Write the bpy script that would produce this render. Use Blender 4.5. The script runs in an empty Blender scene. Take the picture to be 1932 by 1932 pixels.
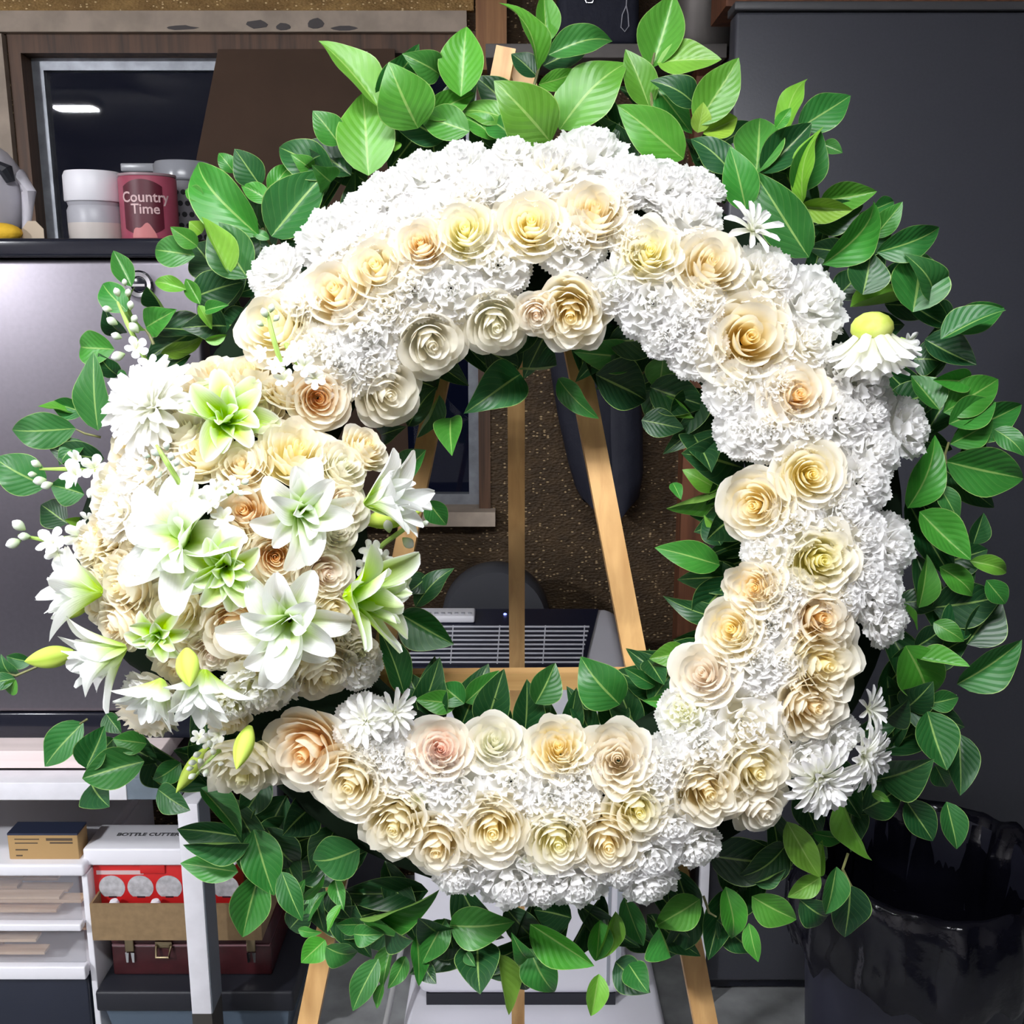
import bpy, math, random
import numpy as np
from mathutils import Vector, Matrix, Euler

S = bpy.context.scene
COL = S.collection
R = math.radians
rnd = random.Random(7)

# ------------------------------------------------------------------ camera, world, light, exposure
F = 1937.0                       # focal length in photo pixels (1932 frame)
PITCH = R(12)
CAMZ = 1.5
cam = bpy.data.cameras.new('camera')
cam.sensor_width = 36
cam.lens = 36 * F / 1932
cam.clip_start = 0.05
camo = bpy.data.objects.new('camera', cam)
camo.location = (0, 0, CAMZ)
camo.rotation_euler = (math.pi / 2 - PITCH, 0, 0)
COL.objects.link(camo)
S.camera = camo

w = bpy.data.worlds.new('night')
w.use_nodes = True
w.node_tree.nodes['Background'].inputs[0].default_value = (0.10, 0.14, 0.42, 1)
w.node_tree.nodes['Background'].inputs[1].default_value = 0.02
S.world = w

KEY_POS, KEY_SIZE, KEY_L = (-0.20, 0.05, 2.36), (1.00, 0.20), 74.0
LAMP2_POS, LAMP2_SIZE, LAMP2_L = (-2.31, -0.75, 2.465), (0.20, 0.10), 1600.0
S.view_settings.view_transform = 'Standard'
S.view_settings.look = 'None'
S.view_settings.gamma = 1
S.view_settings.use_curve_mapping = False
S.view_settings.exposure = 0.0
S.cycles.use_denoising = True
S.cycles.max_bounces = 16
S.cycles.diffuse_bounces = 12
S.cycles.transmission_bounces = 14
S.cycles.transparent_max_bounces = 12
S.cycles.caustics_reflective = False
S.cycles.caustics_refractive = False
S.cycles.sample_clamp_indirect = 6


def ray(px, py):
    f = Vector((0, math.cos(PITCH), -math.sin(PITCH)))
    u = Vector((0, math.sin(PITCH), math.cos(PITCH)))
    return f + Vector((1, 0, 0)) * ((px - 966) / F) + u * ((966 - py) / F)


def P(px, py, Y):                # where the sight line through a pixel meets the upright plane y = Y
    d = ray(px, py)
    return Vector((0, 0, CAMZ)) + d * (Y / d.y)


def PX(px, py, Y):
    return P(px, py, Y).x


def PZ(py, Y):
    return P(966, py, Y).z


# ------------------------------------------------------------------ materials
def mat(name, col, rough=0.6, metal=0.0, spec=0.5, noise=0.0, nscale=20, bump=0.0, col2=None, coat=0.0, trans=0.0):
    m = bpy.data.materials.new(name)
    m.use_nodes = True
    nt = m.node_tree
    b = nt.nodes['Principled BSDF']
    b.inputs['Base Color'].default_value = (*col, 1)
    b.inputs['Roughness'].default_value = rough
    b.inputs['Metallic'].default_value = metal
    b.inputs['Specular IOR Level'].default_value = spec
    b.inputs['Coat Weight'].default_value = coat
    b.inputs['Transmission Weight'].default_value = trans
    if noise or bump or col2:
        tc = nt.nodes.new('ShaderNodeTexCoord')
        nz = nt.nodes.new('ShaderNodeTexNoise')
        nz.inputs['Scale'].default_value = nscale
        nz.inputs['Detail'].default_value = 6
        nt.links.new(tc.outputs['Object'], nz.inputs['Vector'])
        if noise or col2:
            rp = nt.nodes.new('ShaderNodeValToRGB')
            c2 = col2 or tuple(c * (1 - noise) for c in col)
            rp.color_ramp.elements[0].color = (*c2, 1)
            rp.color_ramp.elements[1].color = (*col, 1)
            rp.color_ramp.elements[0].position = 0.35
            rp.color_ramp.elements[1].position = 0.65
            nt.links.new(nz.outputs['Fac'], rp.inputs['Fac'])
            nt.links.new(rp.outputs['Color'], b.inputs['Base Color'])
        if bump:
            bp = nt.nodes.new('ShaderNodeBump')
            bp.inputs['Strength'].default_value = bump
            bp.inputs['Distance'].default_value = 0.01
            nt.links.new(nz.outputs['Fac'], bp.inputs['Height'])
            nt.links.new(bp.outputs['Normal'], b.inputs['Normal'])
    return m


def wood(name, c1, c2, axis='X', rough=0.55, scale=6):
    m = bpy.data.materials.new(name)
    m.use_nodes = True
    nt = m.node_tree
    b = nt.nodes['Principled BSDF']
    b.inputs['Roughness'].default_value = rough
    tc = nt.nodes.new('ShaderNodeTexCoord')
    mp = nt.nodes.new('ShaderNodeMapping')
    s = [scale * 6] * 3
    s['XYZ'.index(axis)] = scale * 0.35
    mp.inputs['Scale'].default_value = s
    nz = nt.nodes.new('ShaderNodeTexNoise')
    nz.inputs['Scale'].default_value = 1.6
    nz.inputs['Detail'].default_value = 7
    nz.inputs['Distortion'].default_value = 0.6
    rp = nt.nodes.new('ShaderNodeValToRGB')
    rp.color_ramp.elements[0].color = (*c2, 1)
    rp.color_ramp.elements[1].color = (*c1, 1)
    rp.color_ramp.elements[0].position = 0.3
    rp.color_ramp.elements[1].position = 0.62
    L = nt.links.new
    L(tc.outputs['Object'], mp.inputs['Vector'])
    L(mp.outputs['Vector'], nz.inputs['Vector'])
    L(nz.outputs['Fac'], rp.inputs['Fac'])
    L(rp.outputs['Color'], b.inputs['Base Color'])
    return m


def petal_mat(name, edge, transl=0.3, veins=0.0, spec=0.10, rough=0.6):
    """Petal tissue: EDGE colour towards the rim, the flower's own heart colour (object colour) towards the base."""
    m = bpy.data.materials.new(name)
    m.use_nodes = True
    nt = m.node_tree
    nt.nodes.remove(nt.nodes['Principled BSDF'])
    L = nt.links.new
    out = nt.nodes['Material Output']
    at = nt.nodes.new('ShaderNodeAttribute')
    at.attribute_name = 'fac'
    oi = nt.nodes.new('ShaderNodeObjectInfo')
    mx = nt.nodes.new('ShaderNodeMix')
    mx.data_type = 'RGBA'
    mx.inputs['B'].default_value = (*edge, 1)
    L(at.outputs['Fac'], mx.inputs['Factor'])
    L(oi.outputs['Color'], mx.inputs['A'])
    p = nt.nodes.new('ShaderNodeBsdfPrincipled')
    p.inputs['Roughness'].default_value = rough
    p.inputs['Specular IOR Level'].default_value = spec
    L(mx.outputs['Result'], p.inputs['Base Color'])
    t = nt.nodes.new('ShaderNodeBsdfTranslucent')
    L(mx.outputs['Result'], t.inputs['Color'])
    ms = nt.nodes.new('ShaderNodeMixShader')
    ms.inputs[0].default_value = transl
    L(p.outputs[0], ms.inputs[1])
    L(t.outputs[0], ms.inputs[2])
    L(ms.outputs[0], out.inputs[0])
    if veins:
        tc = nt.nodes.new('ShaderNodeUVMap')
        wv = nt.nodes.new('ShaderNodeTexWave')
        wv.inputs['Scale'].default_value = 4
        wv.inputs['Distortion'].default_value = 1.0
        L(tc.outputs[0], wv.inputs['Vector'])
        bp = nt.nodes.new('ShaderNodeBump')
        bp.inputs['Strength'].default_value = veins
        bp.inputs['Distance'].default_value = 0.002
        L(wv.outputs['Fac'], bp.inputs['Height'])
        L(bp.outputs['Normal'], p.inputs['Normal'])
    return m


def leaf_mat():
    m = bpy.data.materials.new('salal_leaf')
    m.use_nodes = True
    nt = m.node_tree
    L = nt.links.new
    N = nt.nodes.new
    p = nt.nodes['Principled BSDF']
    out = nt.nodes['Material Output']
    oi = N('ShaderNodeObjectInfo')
    uv = N('ShaderNodeUVMap')
    sp = N('ShaderNodeSeparateXYZ')
    L(uv.outputs[0], sp.inputs[0])

    def math_(op, a, b=None):
        n = N('ShaderNodeMath')
        n.operation = op
        for i, x in enumerate((a, b)):
            if x is None:
                continue
            if isinstance(x, (int, float)):
                n.inputs[i].default_value = x
            else:
                L(x, n.inputs[i])
        return n.outputs[0]
    au = math_('ABSOLUTE', math_('SUBTRACT', sp.outputs[0], 0.5))        # 0 at the midrib
    ph = math_('SUBTRACT', math_('MULTIPLY', sp.outputs[1], 8.0), math_('MULTIPLY', au, 6.0))
    fr = math_('FRACT', ph)
    side = math_('LESS_THAN', math_('ABSOLUTE', math_('SUBTRACT', fr, 0.5)), 0.045)
    mid = math_('LESS_THAN', au, 0.022)
    edge = math_('GREATER_THAN', au, 0.485)
    vein = math_('MAXIMUM', math_('MAXIMUM', math_('MULTIPLY', mid, 0.65), math_('MULTIPLY', edge, 0.7)), math_('MULTIPLY', side, 0.10))
    tc = N('ShaderNodeTexCoord')
    nz = N('ShaderNodeTexNoise')
    nz.inputs['Scale'].default_value = 3.0
    nz.inputs['Detail'].default_value = 4
    L(tc.outputs['Object'], nz.inputs['Vector'])
    hs = N('ShaderNodeHueSaturation')
    L(oi.outputs['Color'], hs.inputs['Color'])
    vr = N('ShaderNodeMapRange')
    L(nz.outputs['Fac'], vr.inputs['Value'])
    vr.inputs['To Min'].default_value = 0.7
    vr.inputs['To Max'].default_value = 1.3
    L(vr.outputs[0], hs.inputs['Value'])
    m1 = N('ShaderNodeMix')
    m1.data_type = 'RGBA'
    L(vein, m1.inputs['Factor'])
    L(hs.outputs[0], m1.inputs['A'])
    m1.inputs['B'].default_value = (0.34, 0.52, 0.14, 1)
    geo = N('ShaderNodeNewGeometry')
    m2 = N('ShaderNodeMix')
    m2.data_type = 'RGBA'
    L(math_('MULTIPLY', geo.outputs['Backfacing'], 0.6), m2.inputs['Factor'])
    L(m1.outputs['Result'], m2.inputs['A'])
    m2.inputs['B'].default_value = (0.28, 0.46, 0.10, 1)
    L(m2.outputs['Result'], p.inputs['Base Color'])
    p.inputs['Roughness'].default_value = 0.41
    p.inputs['Specular IOR Level'].default_value = 0.5
    bp = N('ShaderNodeBump')
    bp.inputs['Strength'].default_value = 0.08
    bp.inputs['Distance'].default_value = 0.02
    puff = math_('ABSOLUTE', math_('SUBTRACT', fr, 0.5))
    L(math_('ADD', puff, math_('MULTIPLY', nz.outputs['Fac'], 0.8)), bp.inputs['Height'])
    L(bp.outputs['Normal'], p.inputs['Normal'])
    t = N('ShaderNodeBsdfTranslucent')
    L(m2.outputs['Result'], t.inputs['Color'])
    ms = N('ShaderNodeMixShader')
    ms.inputs[0].default_value = 0.22
    L(p.outputs[0], ms.inputs[1])
    L(t.outputs[0], ms.inputs[2])
    L(ms.outputs[0], out.inputs[0])
    return m


M_ROSE = petal_mat('rose_petal', (0.94, 0.905, 0.81), transl=0.54)
M_CARN = petal_mat('carnation_petal', (0.965, 0.96, 0.955), transl=0.60, spec=0.0, rough=0.9)
M_LILY = petal_mat('lily_petal', (0.93, 0.94, 0.93), transl=0.40, veins=0.10)
M_MUM = petal_mat('chrysanthemum_petal', (0.94, 0.93, 0.95), transl=0.42)
M_BUD = petal_mat('lily_bud_skin', (0.62, 0.78, 0.14), transl=0.15)
M_LEAF = leaf_mat()
M_FOAM = mat('wet_foam', (0.006, 0.013, 0.006), 0.95, spec=0.1)
M_TWIG = mat('twig', (0.20, 0.20, 0.07), 0.6, noise=0.5, nscale=60)
M_STEM = mat('green_stem', (0.32, 0.48, 0.10), 0.5)
M_FLORET = petal_mat('stock_petal', (0.88, 0.88, 0.88), transl=0.25)

# ------------------------------------------------------------------ mesh helpers
def link(name, me, m=None, parent=None, loc=None, rot=None, mw=None):
    o = bpy.data.objects.new(name, me)
    if m is not None and me is not None and not me.materials:
        me.materials.append(m)
    if parent is not None:
        o.parent = parent
    if mw is not None:
        o.matrix_basis = mw
    if loc is not None:
        o.location = loc
    if rot is not None:
        o.rotation_euler = rot
    COL.objects.link(o)
    return o


def tag(o, label=None, cat=None, group=None, kind=None):
    if label:
        o['label'] = label
    if cat:
        o['category'] = cat
    if group:
        o['group'] = group
    if kind:
        o['kind'] = kind
    return o


def empty(name, loc=(0, 0, 0), rot=(0, 0, 0), parent=None):
    o = bpy.data.objects.new(name, None)
    o.empty_display_size = 0.02
    o.location = loc
    o.rotation_euler = rot
    if parent is not None:
        o.parent = parent
    COL.objects.link(o)
    return o


def sheet(name, V, fac=None, uv=True, close=False, smooth=True):
    """Quad sheet from a (nu, nv, 3) array."""
    nu, nv = V.shape[:2]
    me = bpy.data.meshes.new(name)
    idx = np.arange(nu * nv).reshape(nu, nv)
    a, b, c, d = idx[:-1, :-1], idx[1:, :-1], idx[1:, 1:], idx[:-1, 1:]
    faces = np.stack([a, b, c, d], -1).reshape(-1, 4)
    if close:
        f2 = np.stack([idx[-1, :-1], idx[0, :-1], idx[0, 1:], idx[-1, 1:]], -1)
        faces = np.concatenate([faces, f2])
    me.from_pydata(V.reshape(-1, 3).tolist(), [], faces.tolist())
    if smooth:
        me.polygons.foreach_set('use_smooth', np.ones(len(me.polygons), dtype=bool))
    if fac is not None:
        at = me.attributes.new('fac', 'FLOAT', 'POINT')
        at.data.foreach_set('value', np.clip(fac, 0, 1).astype(np.float32).ravel())
    if uv:
        ul = me.uv_layers.new(name='UVMap')
        U, VV = np.meshgrid(np.linspace(0, 1, nu), np.linspace(0, 1, nv), indexing='ij')
        flat = np.stack([U.ravel(), VV.ravel()], -1)
        li = np.empty(len(me.loops), dtype=np.int32)
        me.loops.foreach_get('vertex_index', li)
        ul.data.foreach_set('uv', flat[li].astype(np.float32).ravel())
    me.update()
    return me


class MB:
    """Collects boxes, tubes, lathes and prisms and links them as one mesh."""
    def __init__(s):
        s.v, s.f, s.sm = [], [], []

    def add(s, v, f, smooth=False):
        n = len(s.v)
        s.v += [tuple(x) for x in v]
        s.f += [tuple(i + n for i in q) for q in f]
        s.sm += [smooth] * len(f)
        return s

    def box(s, x0, x1, y0, y1, z0, z1, b=0.0):
        if b <= 0:
            v = [(x, y, z) for x in (x0, x1) for y in (y0, y1) for z in (z0, z1)]
            f = [(0, 1, 3, 2), (4, 6, 7, 5), (0, 4, 5, 1), (2, 3, 7, 6), (0, 2, 6, 4), (1, 5, 7, 3)]
            return s.add(v, f)
        import bmesh
        bm = bmesh.new()
        bmesh.ops.create_cube(bm, size=1)
        for q in bm.verts:
            q.co = Vector(((x0 + x1) / 2 + q.co.x * (x1 - x0), (y0 + y1) / 2 + q.co.y * (y1 - y0), (z0 + z1) / 2 + q.co.z * (z1 - z0)))
        bmesh.ops.bevel(bm, geom=bm.edges[:], offset=b, segments=3, profile=0.5, affect='EDGES')
        bm.verts.index_update()
        s.add([q.co[:] for q in bm.verts], [[q.index for q in f.verts] for f in bm.faces], True)
        bm.free()
        return s

    def tube(s, pts, r, n=8, caps=True):
        pts = [Vector(p) for p in pts]
        rs = r if isinstance(r, (list, tuple)) else [r] * len(pts)
        v, f = [], []
        up = Vector((0.13, 0.31, 0.94))
        for i, p in enumerate(pts):
            t = (pts[min(i + 1, len(pts) - 1)] - pts[max(i - 1, 0)]).normalized()
            a = t.cross(up)
            if a.length < 1e-3:
                a = t.cross(Vector((1, 0, 0)))
            a.normalize()
            b = t.cross(a)
            for k in range(n):
                g = 2 * math.pi * k / n
                v.append(p + (a * math.cos(g) + b * math.sin(g)) * rs[i])
        for i in range(len(pts) - 1):
            for k in range(n):
                k2 = (k + 1) % n
                f.append((i * n + k, i * n + k2, (i + 1) * n + k2, (i + 1) * n + k))
        if caps:
            f.append(tuple(range(n))[::-1])
            f.append(tuple((len(pts) - 1) * n + k for k in range(n)))
        return s.add(v, f, True)

    def lathe(s, prof, c=(0, 0, 0), n=32, sx=1, sy=1):
        v, f = [], []
        for r_, z in prof:
            for k in range(n):
                g = 2 * math.pi * k / n
                v.append((c[0] + r_ * sx * math.cos(g), c[1] + r_ * sy * math.sin(g), c[2] + z))
        for i in range(len(prof) - 1):
            for k in range(n):
                k2 = (k + 1) % n
                f.append((i * n + k, i * n + k2, (i + 1) * n + k2, (i + 1) * n + k))
        f.append(tuple(range(n))[::-1])
        f.append(tuple((len(prof) - 1) * n + k for k in range(n)))
        return s.add(v, f, True)

    def prism(s, poly, z0, z1, plane='xz'):
        """Polygon (x, z) extruded along y from z0 to z1."""
        n = len(poly)
        v = [(x, z0, z) for x, z in poly] + [(x, z1, z) for x, z in poly]
        f = [tuple(range(n))[::-1], tuple(range(n, 2 * n))] + [(i, (i + 1) % n, n + (i + 1) % n, n + i) for i in range(n)]
        return s.add(v, [q[::-1] for q in f])

    def bar(s, p0, p1, wx, wy, side=Vector((1, 0, 0))):
        p0, p1 = Vector(p0), Vector(p1)
        t = (p1 - p0).normalized()
        a = (side - t * side.dot(t)).normalized()
        b = t.cross(a)
        v = []
        for p in (p0, p1):
            for i, j in ((-1, -1), (1, -1), (1, 1), (-1, 1)):
                v.append(p + a * (i * wx / 2) + b * (j * wy / 2))
        f = [(3, 2, 1, 0), (4, 5, 6, 7)] + [(i, (i + 1) % 4, 4 + (i + 1) % 4, 4 + i) for i in range(4)]
        return s.add(v, f)

    def build(s, name, m, parent=None, loc=None, rot=None):
        me = bpy.data.meshes.new(name)
        me.from_pydata(s.v, [], s.f)
        me.polygons.foreach_set('use_smooth', np.array(s.sm, dtype=bool))
        me.update()
        import bmesh
        bm = bmesh.new()
        bm.from_mesh(me)
        bmesh.ops.recalc_face_normals(bm, faces=bm.faces[:])
        bm.to_mesh(me)
        bm.free()
        if any(s.sm) and hasattr(me, 'set_sharp_from_angle'):
            me.set_sharp_from_angle(angle=R(40))
        return link(name, me, m, parent, loc, rot)


def text_mesh(body, size, extrude=0.0006, bold=False):
    cu = bpy.data.curves.new('lettering', 'FONT')
    cu.body = body
    cu.size = size
    cu.extrude = extrude
    cu.align_x = 'CENTER'
    cu.align_y = 'CENTER'
    cu.resolution_u = 3
    if bold:
        cu.offset = size * 0.015
    o = bpy.data.objects.new('lettering', cu)
    COL.objects.link(o)
    dg = bpy.context.evaluated_depsgraph_get()
    me = bpy.data.meshes.new_from_object(o.evaluated_get(dg))
    bpy.data.objects.remove(o)
    return me


# ================================================================== THE ROOM
YW = 2.45                        # the far wall
def speckled_wall(name, base, flake, speck, scale=115):
    m = bpy.data.materials.new(name)
    m.use_nodes = True
    nt = m.node_tree
    L = nt.links.new
    p = nt.nodes['Principled BSDF']
    p.inputs['Roughness'].default_value = 0.75
    tc = nt.nodes.new('ShaderNodeTexCoord')
    mp = nt.nodes.new('ShaderNodeMapping')
    mp.inputs['Scale'].default_value = (1, 1, 1.7)
    L(tc.outputs['Object'], mp.inputs['Vector'])
    vo = nt.nodes.new('ShaderNodeTexVoronoi')
    vo.inputs['Scale'].default_value = scale
    nz = nt.nodes.new('ShaderNodeTexNoise')
    nz.inputs['Scale'].default_value = 9
    nz.inputs['Detail'].default_value = 8
    nz.inputs['Roughness'].default_value = 0.75
    L(mp.outputs['Vector'], vo.inputs['Vector'])
    L(mp.outputs['Vector'], nz.inputs['Vector'])
    rp = nt.nodes.new('ShaderNodeValToRGB')
    rp.color_ramp.elements[0].color = (*base, 1)
    rp.color_ramp.elements[1].color = (*flake, 1)
    rp.color_ramp.elements[0].position = 0.4
    rp.color_ramp.elements[1].position = 0.72
    L(nz.outputs['Fac'], rp.inputs['Fac'])
    sep = nt.nodes.new('ShaderNodeSeparateColor')
    L(vo.outputs['Color'], sep.inputs[0])
    gt = nt.nodes.new('ShaderNodeMath')
    gt.operation = 'GREATER_THAN'
    gt.inputs[1].default_value = 0.87
    L(sep.outputs[0], gt.inputs[0])
    lt = nt.nodes.new('ShaderNodeMath')
    lt.operation = 'LESS_THAN'
    lt.inputs[1].default_value = 0.38
    L(vo.outputs['Distance'], lt.inputs[0])
    mu = nt.nodes.new('ShaderNodeMath')
    mu.operation = 'MULTIPLY'
    L(gt.outputs[0], mu.inputs[0])
    L(lt.outputs[0], mu.inputs[1])
    mx = nt.nodes.new('ShaderNodeMix')
    mx.data_type = 'RGBA'
    L(mu.outputs[0], mx.inputs['Factor'])
    L(rp.outputs['Color'], mx.inputs['A'])
    mx.inputs['B'].default_value = (*speck, 1)
    L(mx.outputs['Result'], p.inputs['Base Color'])
    bp = nt.nodes.new('ShaderNodeBump')
    bp.inputs['Strength'].default_value = 0.5
    bp.inputs['Distance'].default_value = 0.01
    L(vo.outputs['Distance'], bp.inputs['Height'])
    L(bp.outputs['Normal'], p.inputs['Normal'])
    return m


M_WALL = speckled_wall('flaky_wall_board', (0.045, 0.026, 0.011), (0.10, 0.058, 0.024), (0.42, 0.30, 0.16))
M_PLAIN = mat('plain_plaster', (0.74, 0.71, 0.72), 0.9)
M_DARKWALL = mat('dark_plaster', (0.05, 0.05, 0.06), 0.9)
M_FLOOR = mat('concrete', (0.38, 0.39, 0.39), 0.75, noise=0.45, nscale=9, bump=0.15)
nt = M_FLOOR.node_tree            # dark zone added to the unseen floor, to dim the fridge door's reflection
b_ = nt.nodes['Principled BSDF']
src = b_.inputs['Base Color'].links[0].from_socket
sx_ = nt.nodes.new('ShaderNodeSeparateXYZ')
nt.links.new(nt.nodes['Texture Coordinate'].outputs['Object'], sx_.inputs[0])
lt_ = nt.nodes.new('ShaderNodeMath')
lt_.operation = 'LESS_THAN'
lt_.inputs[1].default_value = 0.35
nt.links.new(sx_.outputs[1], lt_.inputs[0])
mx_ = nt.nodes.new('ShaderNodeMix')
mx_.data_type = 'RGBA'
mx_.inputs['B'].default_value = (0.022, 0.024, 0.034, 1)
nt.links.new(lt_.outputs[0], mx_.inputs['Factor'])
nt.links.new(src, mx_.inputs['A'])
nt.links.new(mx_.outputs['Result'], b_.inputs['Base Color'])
M_TRIM = mat('chipped_beige_paint', (0.48, 0.39, 0.31), 0.7, noise=0.25, nscale=18)
M_BROWNWOOD = wood('brown_window_wood', (0.13, 0.062, 0.030), (0.05, 0.024, 0.012), 'Z')
M_REDWOOD = wood('reddish_stud_wood', (0.20, 0.075, 0.035), (0.09, 0.032, 0.015), 'Z')
M_ALU = mat('dull_aluminium', (0.36, 0.38, 0.42), 0.45, metal=0.6, noise=0.3, nscale=30)

# window opening
wx0, wx1 = PX(36, 300, YW), PX(925, 800, YW)
wz1, wz0 = PZ(60, YW), PZ(985, YW)
mb = MB()
TH = 0.12
for (a, b, c, d) in ((-3.2, wx0, 0, 2.6), (wx1, 3.2, 0, 2.6), (wx0, wx1, wz1, 2.6), (wx0, wx1, 0, wz0)):
    mb.box(a, b, YW, YW + TH, c, d)
tag(mb.build('wall_back', M_WALL), kind='structure')
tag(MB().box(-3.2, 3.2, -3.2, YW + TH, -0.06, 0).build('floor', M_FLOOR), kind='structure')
tag(MB().box(-3.2, 3.2, -3.2, YW + TH, 2.6, 2.66).build('ceiling', mat('ceiling_board', (0.7, 0.69, 0.68), 0.9)), kind='structure')
tag(MB().box(-3.26, -3.2, -3.2, YW + TH, 0, 2.6).build('wall_left', M_PLAIN), kind='structure')
tag(MB().box(3.2, 3.26, -3.2, YW + TH, 0, 2.6).build('wall_right', M_DARKWALL), kind='structure')
tag(MB().box(-3.26, 3.26, -3.26, -3.2, 0, 2.6).build('wall_front', M_PLAIN), kind='structure')

# window: wooden jamb, aluminium sash, glass, sill
win = tag(empty('window_1', (0, YW, wz0)), kind='structure')
def wp(name, m, *boxes):
    b = MB()
    for q in boxes:
        b.box(q[0], q[1], q[2] - YW, q[3] - YW, q[4] - wz0, q[5] - wz0)
    return b.build(name, m, win)
j = 0.028
wp('jamb', M_BROWNWOOD, (wx0, wx0 + j, YW - 0.005, YW + TH, wz0, wz1))
wp('jamb', M_BROWNWOOD, (wx1 - j, wx1, YW - 0.005, YW + TH, wz0, wz1))
wp('head', M_BROWNWOOD, (wx0 + j, wx1 - j, YW - 0.005, YW + TH, wz1 - 0.045, wz1))
sx0, sx1, sz0, sz1 = wx0 + j, wx1 - j, wz0 + 0.035, wz1 - 0.045
k = 0.026
wp('sash_rail', M_ALU, (sx0, sx1, YW + 0.045, YW + 0.075, sz1 - k, sz1))
wp('sash_rail', M_ALU, (sx0, sx1, YW + 0.045, YW + 0.075, sz0, sz0 + k))
wp('sash_stile', M_ALU, (sx0, sx0 + k, YW + 0.045, YW + 0.075, sz0 + k, sz1 - k))
wp('sash_stile', M_ALU, (sx1 - k, sx1, YW + 0.045, YW + 0.075, sz0 + k, sz1 - k))
wp('sash_stile', M_ALU, ((sx0 + sx1) / 2 + 0.13, (sx0 + sx1) / 2 + 0.155, YW + 0.040, YW + 0.07, sz0 + k, sz1 - k))
wp('sill', M_TRIM, (wx0 - 0.01, wx1 + 0.012, YW - 0.05, YW + TH, wz0, wz0 + 0.035))
mg = bpy.data.materials.new('night_glass')
mg.use_nodes = True
nt = mg.node_tree
nt.nodes.remove(nt.nodes['Principled BSDF'])
tr = nt.nodes.new('ShaderNodeBsdfTransparent')
gl = nt.nodes.new('ShaderNodeBsdfGlossy')
gl.inputs['Roughness'].default_value = 0.012
fr = nt.nodes.new('ShaderNodeFresnel')
fr.inputs['IOR'].default_value = 1.28
ms = nt.nodes.new('ShaderNodeMixShader')
nt.links.new(fr.outputs[0], ms.inputs[0])
nt.links.new(tr.outputs[0], ms.inputs[1])
nt.links.new(gl.outputs[0], ms.inputs[2])
nt.links.new(ms.outputs[0], nt.nodes['Material Output'].inputs[0])
gp = wp('pane', mg, (sx0 + k, sx1 - k, YW + 0.056, YW + 0.060, sz0 + k, sz1 - k))

# beige trim board above and beside the window, chipped
tz0, tz1 = PZ(58, YW - 0.03), PZ(18, YW - 0.03)
tag(MB().box(-1.75, PX(880, 40, YW - 0.03), YW - 0.022, YW, tz0, tz1).build('trim_1', M_TRIM), kind='structure')
tag(MB().box(wx0 - 0.075, wx0 - 0.004, YW - 0.02, YW, wz0 - 0.3, tz0 - 0.003).build('trim_2', M_TRIM), kind='structure')
mc = mat('bare_chip', (0.10, 0.09, 0.09), 0.9)
t1 = bpy.data.objects['trim_1']
for i, (cx, cy, cw, ch) in enumerate(((485, 46, 22, 8), (535, 50, 16, 6), (340, 52, 30, 4), (595, 44, 16, 10), (650, 53, 26, 4))):
    c = P(cx, cy, YW - 0.023)
    pts = []
    for a in range(10):
        g = a / 10 * 2 * math.pi
        rr = 0.75 + 0.35 * rnd.random()
        pts.append((c.x + math.cos(g) * cw * rr * 0.00126, c.z + math.sin(g) * ch * rr * 0.00126))
    MB().prism(pts, YW - 0.0232, YW - 0.0222).build('paint_chip', mc, t1)
M_GOLD = speckled_wall('golden_flakes', (0.26, 0.15, 0.05), (0.50, 0.31, 0.11), (0.85, 0.66, 0.36), 150)  # brighter golden flake colours for the strip above the trim board
tag(MB().box(-1.75, PX(893, 10, YW - 0.03), YW - 0.014, YW, tz1 + 0.002, 2.5).build('trim_6', M_GOLD), kind='structure')
# studs and beams
tag(MB().box(PX(898, 30, YW - 0.03), PX(956, 30, YW - 0.03), YW - 0.05, YW, 1.98, 2.6).build('trim_3', wood('orange_stud', (0.42, 0.20, 0.07), (0.24, 0.10, 0.035), 'Z')), kind='structure')
tag(MB().box(PX(1278, 1100, 2.40), PX(1350, 1100, 2.40), 2.38, YW, 0, 2.6).build('trim_4', M_REDWOOD), kind='structure')
tag(MB().box(PX(1380, 5, 2.0), 3.2, 2.05, 2.20, 2.02, 2.14).build('trim_5', M_REDWOOD), kind='structure')

# ================================================================== LAMPS
def shop_light(label, pos, size, strength):
    t = tag(empty('shop_light', pos), label, 'ceiling light')
    mw = mat('lamp_housing', (0.7, 0.7, 0.7), 0.5)
    sx, sy = size[0] / 2, size[1] / 2
    MB().box(-sx - 0.02, sx + 0.02, -sy - 0.02, sy + 0.02, 0.002, 0.05).build('housing', mw, t)
    me_ = bpy.data.materials.new('led_diffuser')
    me_.use_nodes = True
    e = me_.node_tree.nodes['Principled BSDF']
    e.inputs['Base Color'].default_value = (0.8, 0.8, 0.8, 1)
    e.inputs['Emission Color'].default_value = (0.95, 0.965, 1.0, 1)
    e.inputs['Emission Strength'].default_value = strength
    MB().box(-sx, sx, -sy, sy, -0.012, 0.0).build('diffuser', me_, t)
    h = 2.6 - pos[2]
    for s in (-1, 1):
        MB().tube([(s * sx * 0.7, 0, 0.05), (s * sx * 0.7, 0, h)], 0.003, 6).build('hanging_wire', mw, t)


shop_light('long white shop light hanging above the wreath', KEY_POS, KEY_SIZE, KEY_L)
shop_light('small white shop light reflected in the dark window', LAMP2_POS, LAMP2_SIZE, LAMP2_L)

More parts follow.
